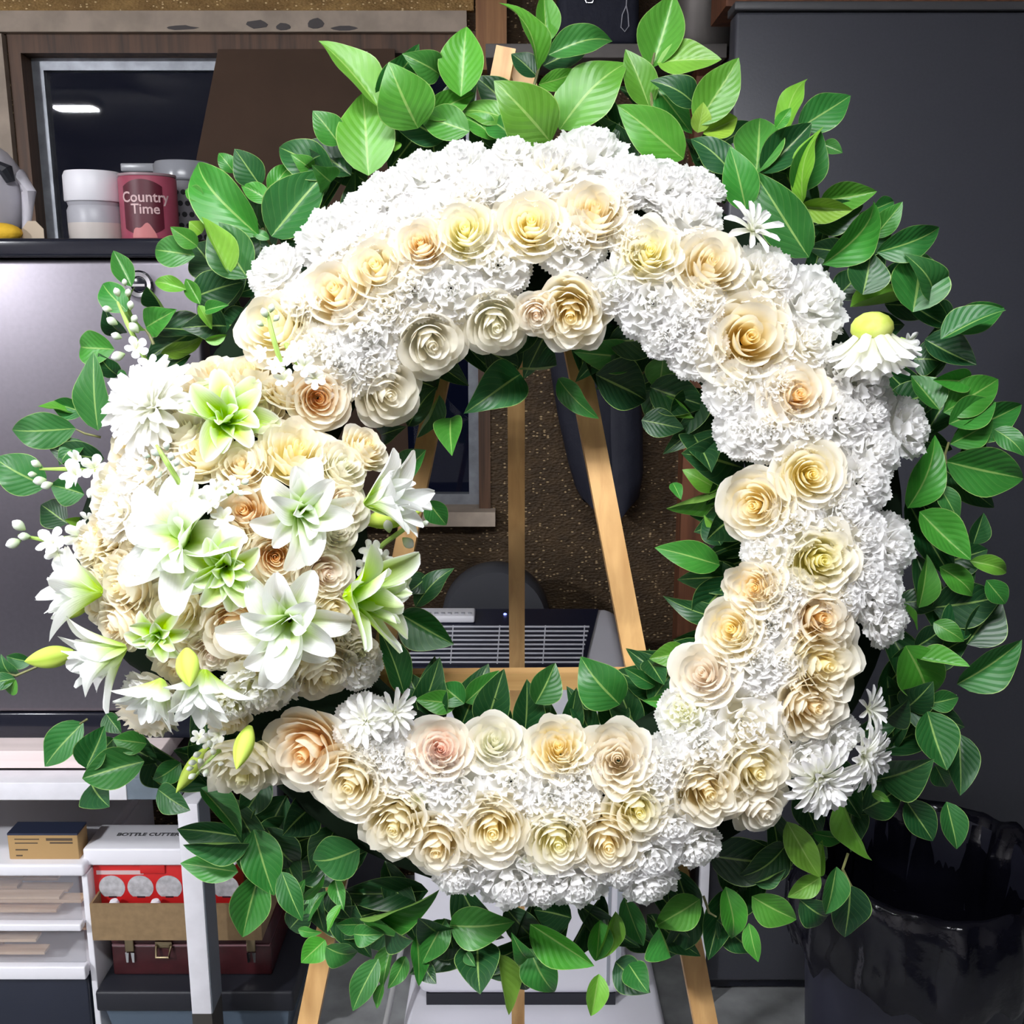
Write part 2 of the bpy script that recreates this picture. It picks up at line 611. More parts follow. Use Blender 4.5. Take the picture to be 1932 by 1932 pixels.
# ================================================================== FRIDGE AND WHAT STANDS ON IT
M_SILVER = mat('brushed_silver', (0.205, 0.19, 0.215), 0.38, metal=1.0, noise=0.06, nscale=120)
M_BLACK = mat('gloss_black', (0.012, 0.013, 0.022), 0.16)
M_MATBLACK = mat('dark_plastic', (0.014, 0.015, 0.022), 0.5)
M_WHITEP = mat('white_plastic', (0.90, 0.89, 0.94), 0.4)
M_CHROME = mat('chrome', (0.85, 0.85, 0.87), 0.12, metal=1.0)
M_CARD = mat('cardboard', (0.40, 0.27, 0.13), 0.85, noise=0.2, nscale=30)


def hexa(b, p):                  # box from eight corners: front x0z0, x1z0, x1z1, x0z1, then the back four
    return b.add(p, [(0, 1, 2, 3), (7, 6, 5, 4), (0, 4, 5, 1), (1, 5, 6, 2), (2, 6, 7, 3), (3, 7, 4, 0)])


FY = 1.78
f_x0, f_x1 = -1.22, PX(398, 900, FY)
ft, fb = PZ(450, FY), PZ(1395, FY)
fz = lambda y: PZ(y, FY) - fb
fr = tag(empty('mini_fridge', (f_x0, FY, fb)), 'silver mini fridge with a black top standing on the white table', 'fridge')
W_ = f_x1 - f_x0
MB().box(0.004, W_ - 0.004, 0.055, 0.52, 0.0, ft - fb - 0.006, 0.006).build('cabinet', M_MATBLACK, fr)
MB().box(0, W_, 0, 0.05, fz(1345), fz(488), 0.010).build('door', M_SILVER, fr)
MB().box(-0.006, W_ + 0.006, -0.012, 0.53, fz(486), ft - fb, 0.006).build('top_panel', M_BLACK, fr)
MB().box(0, W_, 0.004, 0.06, 0.0, fz(1347), 0.004).build('kick_plate', M_BLACK, fr)
c = P(266, 537, FY - 0.004) - Vector((f_x0, FY, fb))
ring = MB().lathe([(0.0205, 0), (0.0235, 0.004), (0.0205, 0.008), (0.014, 0.007), (0.012, 0.003)], n=28).build('round_badge', M_CHROME, fr, c + Vector((0, -0.004, 0)), (math.pi / 2, 0, 0))
MB().lathe([(0.0118, 0), (0.0118, 0.0045), (0.006, 0.006)], n=20).build('badge_centre', M_BLACK, ring)
MB().box(-0.012, 0.010, -0.003, 0.001, 0.005, 0.0075).build('badge_bar', M_CHROME, ring)

def on_fridge(px, Y):
    return Vector((PX(px, 430, Y), Y, ft))
def fpx(n, Y):                   # n photo pixels at depth Y, in metres
    return n * Y / F * 1.03

# white tub with a lid
Y = 1.96
t = tag(empty('tub', on_fridge(182, Y)), 'white plastic tub with a wide screw lid on the fridge beside the pink can', 'tub')
r_ = fpx(48, Y)
h_ = PZ(325, Y) - ft
MB().lathe([(r_ * .93, 0), (r_ * .96, .004), (r_ * .97, h_ * .28)], n=36).build('lower_body', mat('milky_content', (0.66, 0.60, 0.56), 0.5), t)
MB().lathe([(r_ * .97, h_ * .28), (r_ * .97, h_ * .46), (r_ * .90, h_ * .52), (r_ * .95, h_ * .58)], n=36).build('body', mat('frosted_plastic', (0.46, 0.46, 0.50), 0.35), t)
MB().lathe([(r_, h_ * .58), (r_ * 1.03, h_ * .60), (r_ * 1.02, h_ * .94), (r_ * .95, h_), (r_ * .85, h_)], n=36).build('lid', M_WHITEP, t)
# pink drink-mix can
Y = 1.95
t = tag(empty('drink_can', on_fridge(284, Y)), 'pink drink powder can with a dark red label on the fridge', 'can')
r_ = fpx(49, Y)
h_ = PZ(330, Y) - ft
MB().lathe([(r_ * .97, 0), (r_, .004), (r_, h_ * .93), (r_ * .96, h_ * .96)], n=40).build('body', mat('pink_print', (0.46, 0.090, 0.145), 0.4, noise=0.2, nscale=12), t)
MB().lathe([(r_ * .98, h_ * .955), (r_ * 1.0, h_ * .965), (r_ * 1.0, h_ * .995), (r_ * .9, h_)], n=40).build('lid', mat('clear_lid', (0.36, 0.25, 0.27), 0.25), t)
def wrap(me, rad, zc, xc=0.0):
    for v_ in me.vertices:
        a = (v_.co.x + xc) / rad - math.pi / 2
        rr2 = rad + 0.0005 + v_.co.z
        v_.co = (rr2 * math.cos(a), rr2 * math.sin(a), zc + v_.co.y)
    return me
# dark red label panel wrapped on the can
gu = np.linspace(-1, 1, 15)
gv_ = np.linspace(0, 1, 7)
V = np.empty((15, 7, 3))
for i_, uu in enumerate(gu):
    hw = h_ * (0.40 - 0.10 * uu ** 2)
    for j_, v_ in enumerate(gv_):
        a = uu * 0.72 - math.pi / 2 + 0.10
        V[i_, j_] = ((r_ + .0006) * math.cos(a), (r_ + .0006) * math.sin(a), h_ * 0.50 + (v_ - 0.5) * 2 * hw)
link('label_panel', sheet('label_panel', V), mat('dark_red_print', (0.10, 0.010, 0.022), 0.4), t)
M_PRINT = mat('pale_pink_print', (0.72, 0.50, 0.50), 0.5)
link('lettering', wrap(text_mesh('Country', 0.0255, .0003, True), r_ + 0.0006, h_ * 0.64, 0.010), M_PRINT, t)
link('lettering', wrap(text_mesh('Time', 0.0245, .0003, True), r_ + 0.0006, h_ * 0.47, 0.010), M_PRINT, t)
V2 = V.copy()
for i_, uu in enumerate(gu):
    for j_, v_ in enumerate(gv_):
        a = uu * 0.42 - math.pi / 2 + 0.12
        V2[i_, j_] = ((r_ + .0012) * math.cos(a), (r_ + .0012) * math.sin(a), h_ * (0.06 + 0.19 * v_ * math.sqrt(max(0, 1 - uu ** 2 * .98)) * (1 + .2 * math.sin(5 * uu))))
link('printed_glass', sheet('printed_glass', V2), mat('salmon_print', (0.62, 0.20, 0.20), 0.4), t)
# clear box and perforated canister behind the can
Y = 2.09
t = tag(empty('perforated_canister', on_fridge(352, Y)), 'dark grey perforated canister behind the pink can', 'canister')
r_ = fpx(46, Y)
h_ = PZ(345, Y) - ft
MB().lathe([(r_ * .98, 0), (r_, .004), (r_, h_)], n=36).build('body', mat('dark_mesh_metal', (0.16, 0.15, 0.17), 0.45), t)
hm = mat('hole_shadow', (0.01, 0.01, 0.012), 0.8)
for i in range(9):
    for jj in range(5):
        a = -math.pi / 2 + (i - 4 + 0.5 * (jj % 2)) * 0.26
        b = MB().lathe([(0.0052, 0), (0.0052, 0.0006)], n=8)
        o = b.build('hole', hm, t, (r_ * math.cos(a), r_ * math.sin(a), h_ * (0.14 + 0.17 * jj)), (math.pi / 2, 0, a + math.pi / 2))
h2 = PZ(307, Y) - ft
MB().lathe([(r_ * 1.03, h_ + .001), (r_ * 1.08, h_ + .004), (r_ * 1.08, h2 - .006), (r_ * 1.0, h2)], n=36).build('lid', mat('clear_grey_lid', (0.30, 0.31, 0.34), 0.2), t)
Y = 2.20
x0, x1 = PX(232, 320, Y), PX(300, 320, Y)
t = tag(empty('clear_box', (x0, Y, ft)), 'low clear plastic box behind the tub on the fridge', 'box')
MB().box(0, x1 - x0, 0, .12, 0, PZ(325, Y) - ft, .004).build('body', mat('clear_grey', (0.20, 0.21, 0.24), 0.25), t)
MB().box(-.004, x1 - x0 + .004, -.004, .124, PZ(324, Y) - ft, PZ(308, Y) - ft, .003).build('lid', mat('clear_lid_2', (0.34, 0.35, 0.38), 0.25), t)
# knotted white bag, paper tag, yellow sponge
def blob(name, c, sx, sy, sz, m, parent=None, n=18, amp=.12, seed=1, pw=1.0):
    rs = np.random.RandomState(seed)
    th = np.linspace(0, 2 * math.pi, n, endpoint=False)[:, None]
    ph = np.linspace(0.02, math.pi - 0.02, n // 2 + 3)[None, :]
    rr_ = 1 + amp * (np.sin(3 * th + rs.uniform(0, 6)) * np.sin(ph * 2 + 1) + .6 * np.sin(5 * th + 3 * ph + rs.uniform(0, 6)) + .4 * np.sin(9 * th - 5 * ph))
    V = np.stack([sx * rr_ * np.sin(ph) * np.cos(th), sy * rr_ * np.sin(ph) * np.sin(th), -sz * np.cos(ph) * (1 + .0 * th)], -1)
    return link(name, sheet(name, V, close=True), m, parent, c)
Y = 1.95
t = tag(empty('plastic_bag', on_fridge(2, Y)), 'lumpy white plastic bag with a twisted neck at the fridge corner', 'bag')
mbag = mat('white_bag_film', (0.62, 0.60, 0.66), 0.35, noise=.12, nscale=14)
blob('body', (0, 0, .085), .043, .06, .085, mbag, t, 22, .07, 3)
MB().tube([(.030, 0, .10), (.050, -.01, .118), (.062, -.01, .09), (.056, -.012, .05), (.048, -.01, .012)], [.010, .012, .013, .009, .006], 9).build('twisted_neck', mbag, t)
MB().tube([(.018, -.035, .135), (.036, -.035, .125), (.040, -.03, .105)], [.008, .013, .008], 8).build('dark_clip', M_MATBLACK, t)
t = tag(blob('sponge', on_fridge(8, 1.86) + Vector((-.01, 0, .014)), .042, .022, .017, mat('yellow_sponge', (0.86, 0.52, 0.03), 0.8, bump=.3, nscale=80), None, 16, .05, 5), 'bright yellow sponge in front of the white bag', 'sponge')
b = MB()
c = on_fridge(60, 1.87)
b.prism([(-.020, .0), (.020, .0), (.018, .022), (.004, .036), (-.010, .036), (-.020, .022)], 0, .0015)
tag(b.build('paper_tag', mat('tan_paper', (0.55, 0.45, 0.34), 0.8), None, c, (R(-14), 0, 0)), 'small tan paper tag leaning beside the white bag', 'tag')

# cardboard leaning in the window
Y0 = YW - 0.012
z_b = wz0 + 0.036
b = MB()
pts = [(PX(372, 300, Y0), z_b + 0.0), (PX(765, 500, Y0), z_b), (PX(745, 95, Y0), PZ(93, Y0)), (PX(413, 95, Y0), PZ(94, Y0)), (PX(372, 300, Y0), PZ(300, Y0))]
b.prism(pts, Y0 - 0.006, Y0)
card = tag(b.build('cardboard_sheet', mat('brown_cardboard', (0.078, 0.044, 0.027), 0.9, noise=.15, nscale=8)), 'large brown cardboard sheet leaning in the window', 'cardboard')
lk = tag(empty('window_latch', (PX(690, 115, Y0 - .01), Y0 - .007, PZ(118, Y0))), 'small white latch in front of the cardboard sheet', 'latch')
MB().box(-.010, .010, -.006, 0, -.004, .004, .0015).build('plate', M_WHITEP, lk)
MB().tube([(.004, -.006, 0), (.004, -.012, .0), (.004, -.013, .018)], .0025, 7).build('lever', M_WHITEP, lk)

# ================================================================== WHITE TABLE, LEFT, AND WHAT STANDS UNDER IT
TY = 1.70
t_x0, t_x1 = -1.30, PX(338, 1430, TY)
tz = PZ(1395, FY)
tb = tag(empty('table', (t_x0, TY, 0)), 'white wooden table with a pale plank top carrying the mini fridge', 'table')
M_PALE = wood('pale_plank', (0.88, 0.75, 0.73), (0.78, 0.66, 0.64), 'X', .6)
M_WHITEPAINT = mat('white_paint', (0.86, 0.85, 0.90), 0.55, noise=.08, nscale=25)
M_GALV = mat('blue_grey_paint', (0.20, 0.25, 0.30), 0.5, noise=.3, nscale=20)
tw = t_x1 - t_x0
zt_ = tz
zb_ = PZ(1450, TY + .03)
MB().box(0, PX(292, 1430, TY) - t_x0, .03, .62, zb_, zt_, .002).build('plank_top', M_PALE, tb)
MB().box(0, PX(238, 1490, TY - .02) - t_x0, -.02, .03, PZ(1510, TY - .02), PZ(1477, TY - .02), .0015).build('rail', M_WHITEPAINT, tb)
MB().box(PX(238, 1490, TY - .02) - t_x0, tw, -.018, .03, PZ(1510, TY - .02), PZ(1470, TY - .02), .0015).build('bracket', M_GALV, tb)
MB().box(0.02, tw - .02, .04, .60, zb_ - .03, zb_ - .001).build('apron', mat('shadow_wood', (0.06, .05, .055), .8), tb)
lx0, lx1 = PX(335, 1545, TY - .03), PX(374, 1545, TY - .03)
zfoot = PZ(1893, TY)
for (a, y0) in ((lx0 - t_x0, -.03), (.02, -.03), (lx0 - t_x0, .54), (.02, .54)):
    lg_ = MB().box(a, a + (lx1 - lx0), y0, y0 + .065, zfoot, zb_ - .002 if y0 > 0 else PZ(1512, TY - .02), .0015).build('leg', M_WHITEPAINT, tb)
    MB().box(a, a + (lx1 - lx0), y0, y0 + .065, 0, zfoot - .0005).build('foot', mat('rough_dark_foot', (.05, .045, .04), .8), lg_)
    # the grey flank of the post
    MB().box(a + (lx1 - lx0), a + (lx1 - lx0) + .0015, y0 + .002, y0 + .063, zfoot, PZ(1512, TY - .02)).build('grey_flank', mat('grey_flank_tone', (0.17, .19, .22), .6), lg_)

# plastic drawer tower
DY0 = 1.80
dx0, dx1 = -1.25, PX(158, 1640, DY0)
dt = tag(empty('drawer_tower', (dx0, DY0, 0)), 'white drawer tower with see-through drawers of wood scraps under the table', 'drawer unit')
dw = dx1 - dx0
zz_ = lambda y: PZ(y, DY0)
MB().box(0, dw, .0, .38, zz_(1655), zz_(1632), .006).build('top_frame', M_WHITEP, dt)
MB().box(dw - .012, dw, .012, .38, .01, zz_(1656), .002).build('side_panel', M_WHITEP, dt)
MB().box(0, .012, .012, .38, .01, zz_(1656), .002).build('side_panel', M_WHITEP, dt)
mgl = bpy.data.materials.new('see_through_plastic')
mgl.use_nodes = True
nt = mgl.node_tree
pb = nt.nodes['Principled BSDF']
pb.inputs['Base Color'].default_value = (.40, .42, .46, 1)
pb.inputs['Roughness'].default_value = .3
tr = nt.nodes.new('ShaderNodeBsdfTransparent')
ms = nt.nodes.new('ShaderNodeMixShader')
ms.inputs[0].default_value = .20
nt.links.new(tr.outputs[0], ms.inputs[1])
nt.links.new(pb.outputs[0], ms.inputs[2])
nt.links.new(ms.outputs[0], nt.nodes['Material Output'].inputs[0])
M_SCRAP = wood('wood_scrap', (.80, .58, .40), (.60, .40, .26), 'X')
for (ya, yb, yl) in ((1657, 1738, 1752), (1758, 1818, 1843)):
    d = MB().box(.016, dw - .016, .004, .010, zz_(yb), zz_(ya)).build('drawer', mgl, dt)
    MB().box(.012, dw - .012, -.010, .010, zz_(yl), zz_(yb + 1), .003).build('drawer_lip', M_WHITEP, d)
    MB().box(.016, dw - .016, .012, .36, zz_(yl), zz_(yl) + .004).build('drawer_floor', M_WHITEP, d)
    for q in range(9):
        x_ = rnd.uniform(.05, dw - .20)
        z_ = zz_(yb) + .006 + .007 * (q % 5)
        y_ = .02 + .03 * (q % 4)
        MB().box(x_, min(dw - .02, x_ + rnd.uniform(.12, .22)), y_, y_ + .025, z_, z_ + .006).build('wood_scrap', M_SCRAP, d)
MB().box(.016, dw - .016, .004, .36, .012, zz_(1846), .004).build('dark_drawer', mat('dark_blue_plastic', (.018, .022, .038), .4), dt)
# brown carton on the tower
cy_ = DY0 + .02
cx0, cx1 = PX(16, 1600, cy_), PX(148, 1600, cy_)
zc0 = zz_(1632)
ct = tag(empty('small_carton', ((cx0 + cx1) / 2, cy_, zc0)), 'small brown carton with printed lines on top of the drawer tower', 'box')
cw = (cx1 - cx0) / 2
ch = PZ(1576, cy_) - zc0
MB().box(-cw, cw, 0, .045, 0, ch, .0015).build('body', mat('carton_brown', (.46, .29, .12), .8), ct)
MB().box(-cw, cw, .0, .045, ch, ch + .004).build('flap', mat('navy_flap', (.03, .04, .08), .6), ct)
mi = mat('faded_ink', (.10, .07, .045), .8)
for (a, b_, c_, e_) in ((-.8, -.1, .82, .86), (-.8, -.15, .66, .70), (-.8, -.45, .38, .43), (-.8, -.62, .14, .19), (.1, .85, .78, .88), (.2, .85, .66, .72)):
    MB().box(a * cw, b_ * cw, -.0006, 0, c_ * ch, e_ * ch).build('printed_line', mi, ct)

# storage bin, case, tray and red box
BY = 1.80
bx0, bx1 = PX(190, 1860, BY), PX(548, 1860, BY)
bz = PZ(1852, BY + .02)
sb = tag(empty('storage_bin', (bx0, BY, 0)), 'blue grey storage bin with a dark lid under the dark red case', 'bin')
bw = bx1 - bx0
hexa(MB(), [(.02, .02, .005), (bw - .02, .02, .005), (bw - .005, .0, bz - .045), (.005, .0, bz - .045), (.02, .38, .005), (bw - .02, .38, .005), (bw - .005, .40, bz - .045), (.005, .40, bz - .045)]).build('body', mat('blue_grey_plastic', (.10, .14, .19), .5), sb)
MB().box(-.008, bw + .008, -.012, .41, bz - .045, bz, .006).build('lid', M_MATBLACK, sb)
KY = 1.84
kx0, kx1 = PX(212, 1810, KY), PX(512, 1810, KY)
kz0, kz1 = bz, PZ(1762, KY) + .02
kc = tag(empty('hard_case', (kx0, KY, kz0)), 'dark red hard case with metal clasps on the storage bin lid', 'case')
kw, kh = kx1 - kx0, kz1 - kz0
mm = mat('maroon_vinyl', (.060, .010, .013), .35, noise=.3, nscale=30)
seam = kh * .60
MB().box(0, kw, 0, .26, 0, seam - .0015, .004).build('lower_shell', mm, kc)
MB().box(0, kw, 0, .26, seam + .0015, kh, .004).build('lid', mm, kc)
MB().box(.002, kw - .002, -.001, .258, seam - .0015, seam + .0015).build('seam_strip', mat('dull_pink_edge', (.30, .16, .18), .5), kc)
mbr = mat('aged_brass', (.34, .27, .16), .3, metal=.9)
for px_ in (248, 476):
    x_ = PX(px_, 1815, KY) - kx0
    cl = MB().box(x_ - .009, x_ + .009, -.005, 0, seam - .012, seam + .016, .0015).build('clasp', mbr, kc)
    for s in (-1, 1):
        MB().prism([(x_ + s * .002, seam - .014), (x_ + s * .009, seam - .014), (x_ + s * .008, seam - .036), (x_ + s * .004, seam - .036)], -.005, -.0005).build('clasp_tongue', M_CHROME, cl)
x_ = PX(312, 1812, KY) - kx0
hd = MB().box(x_ - .017, x_ + .017, -.004, 0, seam - .004, seam + .010, .001).build('handle', mbr, kc)
MB().tube([(x_ - .014, -.005, seam + .002), (x_ - .013, -.014, seam - .018), (x_ + .013, -.014, seam - .018), (x_ + .014, -.005, seam + .002)], .003, 7).build('handle_grip', mbr, hd)

QY = 1.79
qx0, qx1 = PX(171, 1730, QY), PX(492, 1730, QY)
qz0 = kz1
qz1 = PZ(1706, QY)
tr_ = tag(empty('carton_tray', (qx0, QY, qz0)), 'open brown cardboard tray holding the red box under the table', 'tray')
qw, qh = qx1 - qx0, qz1 - qz0
M_TRAY = mat('tray_cardboard', (.30, .20, .10), .85, noise=.2, nscale=60)
MB().box(0, qw, 0, .004, 0, qh).build('front_wall', M_TRAY, tr_)
MB().box(0, qw, .29, .294, 0, qh).build('back_wall', M_TRAY, tr_)
MB().box(0, .004, .0041, .2899, 0, qh).build('side_wall', M_TRAY, tr_)
MB().box(qw - .004, qw, .0041, .2899, 0, qh).build('side_wall', M_TRAY, tr_)
MB().box(.0041, qw - .0041, .0041, .2899, 0, .003).build('bottom', M_TRAY, tr_)
# red box lying on bottles in the tray
RY = 1.835
rx0, rx1 = PX(178, 1665, RY), PX(440, 1665, RY)
rz0, rz1, rz2 = PZ(1702, RY) - .004, PZ(1630, RY), PZ(1602, RY - .012)
rb = tag(empty('bottle_cutter_box', (rx0, RY, rz0)), 'red box with a white lid and four round bottle pictures in the tray', 'box')
rw = rx1 - rx0
M_RED = mat('red_print', (.62, .018, .018), .4)
MB().box(0, rw, 0, .075, 0, rz1 - rz0, .001).build('body', M_RED, rb)
MB().box(-.012, rw + .012, -.012, .085, rz1 - rz0 + .003, rz2 - rz0, .004).build('lid', M_WHITEP, rb)
MB().box(.004, rw - .004, .004, .07, rz1 - rz0 - .001, rz1 - rz0 + .003).build('lid_gap', M_MATBLACK, rb)
hbox = rz1 - rz0
MB().box(.006, rw * .36, -.0006, 0, hbox * .74, hbox * .84).build('pale_stripe', mat('pale_pink_card', (.70, .52, .52), .5), rb)
MB().box(rw * .34, rw * .52, -.004, 0, hbox * .78, hbox + .002, .0015).build('tongue', M_RED, rb)
for q in range(5):
    cxx = rw * (.125 + .205 * q)
    n_ = 28
    pts = [(cxx + .0258 * math.cos(a), hbox * .42 + max(-.0200, .0258 * math.sin(a))) for a in (i * 2 * math.pi / n_ for i in range(n_))]
    pic = MB().prism(pts, -.0007, 0).build('round_picture', mat('pale_grey_print', (.62, .62, .64), .5, noise=.35, nscale=70), rb)
    MB().box(cxx - .008, cxx + .008, -.0010, -.0007, hbox * .42 - .0225, hbox * .42 - .0192).build('caption_line', mat('dark_print', (.05, .01, .02), .5), pic)
tm = text_mesh('BOTTLE CUTTER', .0165, .0003, True)
o = link('lettering', tm, mat('grey_ink', (.12, .12, .13), .6), rb, (PX(281, 1600, RY + .04) - rx0, .042, rz2 - rz0 + .0008))
for q, px_ in enumerate((214, 292)):
    bt = tag(empty('bottle', (PX(px_, 1700, QY + .022), QY + .0245, qz0 + .003)), ('small bottle with a white cap under the corner of the red box', 'small bottle with a white cap beside the first one in the tray')[q], 'bottle', 'white capped bottles in the tray')
    hh = PZ(1711, QY + .022) - qz0
    MB().lathe([(.012, 0), (.013, .002), (.013, hh - .022), (.008, hh - .014)], n=18).build('body', mat('dark_glass', (.03, .02, .04), .2), bt)
    MB().lathe([(.0105, hh - .014), (.011, hh - .012), (.010, hh + .004), (.007, hh + .010), (.002, hh + .011)], n=18).build('cap', M_WHITEP, bt)

# dark tote and pale pole between the table and the air conditioner
gx0, gx1 = PX(566, 1850, 2.23), PX(742, 1850, 2.23)
dk = tag(empty('dark_tote', (gx0, 2.23, 0)), 'black tote on the floor between table and air conditioner', 'bin')
MB().box(0, gx1 - gx0, 0, .19, 0, .30, .01).build('body', M_MATBLACK, dk)
MB().box(-.01, gx1 - gx0 + .01, -.01, .20, .30, .33, .006).build('lid', mat('navy_lid', (.012, .014, .04), .4), dk)
p0, p1 = P(757, 1790, 1.90), P(728, 1932, 1.72)
pf = p0 + (p1 - p0) * (p0.z / (p0.z - p1.z))
po = tag(empty('leaning_pole', pf), 'thin pale grey pole leaning beside the air conditioner', 'pole')
MB().tube([Vector((0, 0, 0)), (p0 - pf) * .5, p0 - pf], .006, 10).build('shaft', mat('pale_grey', (.46, .46, .46), .5), po)
MB().lathe([(.008, 0), (.009, .012), (.007, .02)], n=12).build('rubber_foot', M_MATBLACK, po)

# ================================================================== PORTABLE AIR CONDITIONER
AY, AYB = 1.80, 2.14
ax0, ax1 = PX(772, 1320, AY), PX(1196, 1320, AY)
azf, azb = PZ(1283, AY), PZ(1143, AYB)
az0 = PZ(1884, AY)
ac = tag(empty('air_conditioner', ((ax0 + ax1) / 2, AY, 0)), 'white portable air conditioner with a slatted top grille behind the easel', 'air conditioner')
aw = (ax1 - ax0) / 2
M_AC = mat('white_appliance_plastic', (.86, .85, .92), .38)
import bmesh
def rounded_hexa(p, bev, seg=4):
    bm = bmesh.new()
    vs = [bm.verts.new(q) for q in p]
    for f_ in [(0, 1, 2, 3), (7, 6, 5, 4), (0, 4, 5, 1), (1, 5, 6, 2), (2, 6, 7, 3), (3, 7, 4, 0)]:
        bm.faces.new([vs[i] for i in f_])
    bmesh.ops.bevel(bm, geom=bm.edges[:], offset=bev, segments=seg, profile=.5, affect='EDGES')
    bm.verts.index_update()
    b = MB()
    b.add([q.co[:] for q in bm.verts], [[q.index for q in f_.verts] for f_ in bm.faces], True)
    bm.free()
    return b
ad = AYB - AY
rounded_hexa([(-aw, 0, az0), (aw, 0, az0), (aw, .0, azf), (-aw, .0, azf), (-aw, ad, az0), (aw, ad, az0), (aw, ad, azb), (-aw, ad, azb)], .028).build('body', M_AC, ac)
sl = (azb - azf) / ad
def TP(px, py):                  # point on the slanted top, from the photo
    d = ray(px, py)
    o0 = Vector((0, 0, CAMZ))
    # plane z = azf + sl * (y - AY)
    t = (azf - sl * AY - o0.z) / (d.z - sl * d.y)
    q = o0 + d * t
    return q - Vector(((ax0 + ax1) / 2, AY, 0))
def top_slab(name, corners, h0, h1, m, parent=ac):
    lo = [q + Vector((0, 0, h0)) for q in corners]
    hi = [q + Vector((0, 0, h1)) for q in corners]
    return hexa(MB(), [lo[0], lo[1], hi[1], hi[0], lo[3], lo[2], hi[2], hi[3]]).build(name, m, parent)
nv = mat('navy_plastic', (.010, .012, .030), .35)
gr = top_slab('grille_panel', [TP(768, 1262), TP(1102, 1262), TP(1129, 1152), TP(795, 1152)], .0002, .004, nv)
msl = mat('pale_slat', (.74, .75, .82), .4)
for q in range(9):
    y_ = 1186 + q * 8.4
    xr = 1112 - (y_ - 1186) * .24
    top_slab('slat', [TP(772, y_ + 1.2), TP(xr, y_ + 1.2), TP(xr, y_ - 1.0), TP(772, y_ - 1.0)], .004, .0052, msl, gr)
for px_ in (850, 938, 1024, 1098):
    top_slab('grille_wire', [TP(px_ - 1.2, 1256), TP(px_ + 1.2, 1256), TP(px_ + 6.2 - 1.2 * 0, 1184), TP(px_ + 3.8, 1184)], .0035, .0050, msl, gr)
led = bpy.data.materials.new('blue_led')
led.use_nodes = True
led.node_tree.nodes['Principled BSDF'].inputs['Emission Color'].default_value = (.15, .2, 1, 1)
led.node_tree.nodes['Principled BSDF'].inputs['Emission Strength'].default_value = 3
MB().lathe([(.0035, 0), (.0035, .002), (.002, .003)], n=12).build('indicator_light', led, gr, TP(953, 1163) + Vector((0, 0, .004)))
# front details: side seam strip
MB().box(aw - .040, aw - .034, -.0012, .0, az0 + .03, azf - .03).build('seam_strip', mat('seam_grey', (.30, .32, .36), .5), ac)
MB().box(aw - .022, aw - .012, -.0012, .0, az0 + .03, azf - .03).build('seam_strip', mat('seam_grey_2', (.36, .39, .43), .5), ac)
# base tray on the floor
bx_0, bx_1 = PX(757, 1900, 1.72) - (ax0 + ax1) / 2, PX(1262, 1900, 1.72) - (ax0 + ax1) / 2
rounded_hexa([(bx_0, -.08, .02), (bx_1, -.08, .02), (bx_1 + .004, -.085, az0 - .022), (bx_0 - .004, -.085, az0 - .022), (bx_0, ad + .05, .02), (bx_1, ad + .05, .02), (bx_1, ad + .05, az0 - .022), (bx_0, ad + .05, az0 - .022)], .018).build('base', M_AC, ac)
MB().box(-aw + .02, aw - .02, .01, ad - .01, az0 - .024, az0 + .004).build('base_gap', M_MATBLACK, ac)
for (x_, y_) in ((bx_0 + .05, -.03), (bx_1 - .05, -.03), (bx_0 + .05, ad), (bx_1 - .05, ad)):
    MB().lathe([(.018, 0), (.02, .004), (.02, .018), (.012, .024)], n=16).build('caster', M_MATBLACK, ac, (x_, y_, 0))
c = P(935, 1172, AYB + .06) - Vector(((ax0 + ax1) / 2, AY, 0))
MB().lathe([(.118, 0), (.122, .006), (.122, .055), (.112, .07), (.105, .07)], n=44).build('exhaust_collar', mat('dark_grey_plastic', (.055, .057, .066), .5), ac, c + Vector((0, .07, 0)), (math.pi / 2, 0, 0))
MB().box(c.x - .09, c.x + .09, ad - .004, ad + .075, c.z - .16, c.z - .06, .008).build('collar_bracket', M_MATBLACK, ac)
# remote control on the grille
q0, q1 = TP(786, 1180), TP(896, 1180)
rm = tag(empty('remote_control', (q0 + q1) / 2 + Vector(((ax0 + ax1) / 2, AY, .0045)), (math.atan(sl), 0, 0)), 'white remote control lying on the air conditioner', 'remote control')
rwid = (q1 - q0).length / 2
MB().box(-rwid, rwid, 0, .045, 0, .016, .004).build('body', M_WHITEP, rm)
for q in range(7):
    MB().box(-rwid + .022 + q * .014, -rwid + .030 + q * .014, .010, .018, .0158, .0178, .0008).build('button', mat('grey_button', (.45, .45, .5), .5), rm)

# ================================================================== FREEZER, RIGHT
ZY = 1.96
zx0, zx1 = PX(1389, 30, ZY), 1.30
zz0, zz1 = PZ(1851, ZY), PZ(22, ZY)
fz_ = tag(empty('upright_freezer', (zx0, ZY, 0)), 'tall dark grey upright freezer behind the trash bin', 'freezer')
M_DOOR = mat('dark_grey_enamel', (.058, .060, .074), .36, noise=.08, nscale=200, bump=.02)
zw = zx1 - zx0
MB().box(0, zw, 0, .055, zz0, zz1, .006).build('door', M_DOOR, fz_)
MB().box(.010, zw - .01, .060, .066, zz0 + .01, zz1 - .01).build('door_gasket', M_MATBLACK, fz_)
MB().box(.055, zw, .07, .40, .05, zz1 - .004, .004).build('cabinet', mat('dark_grey_cabinet', (.05, .05, .055), .5), fz_)
MB().box(.02, zw - .02, .03, .069, .012, zz0 - .006).build('kick_plate', M_BLACK, fz_)
MB().box(-.004, zw + .004, -.006, .06, zz1 + .002, zz1 + .016, .002).build('top_trim', mat('grey_trim_strip', (.07, .07, .075), .4), fz_)
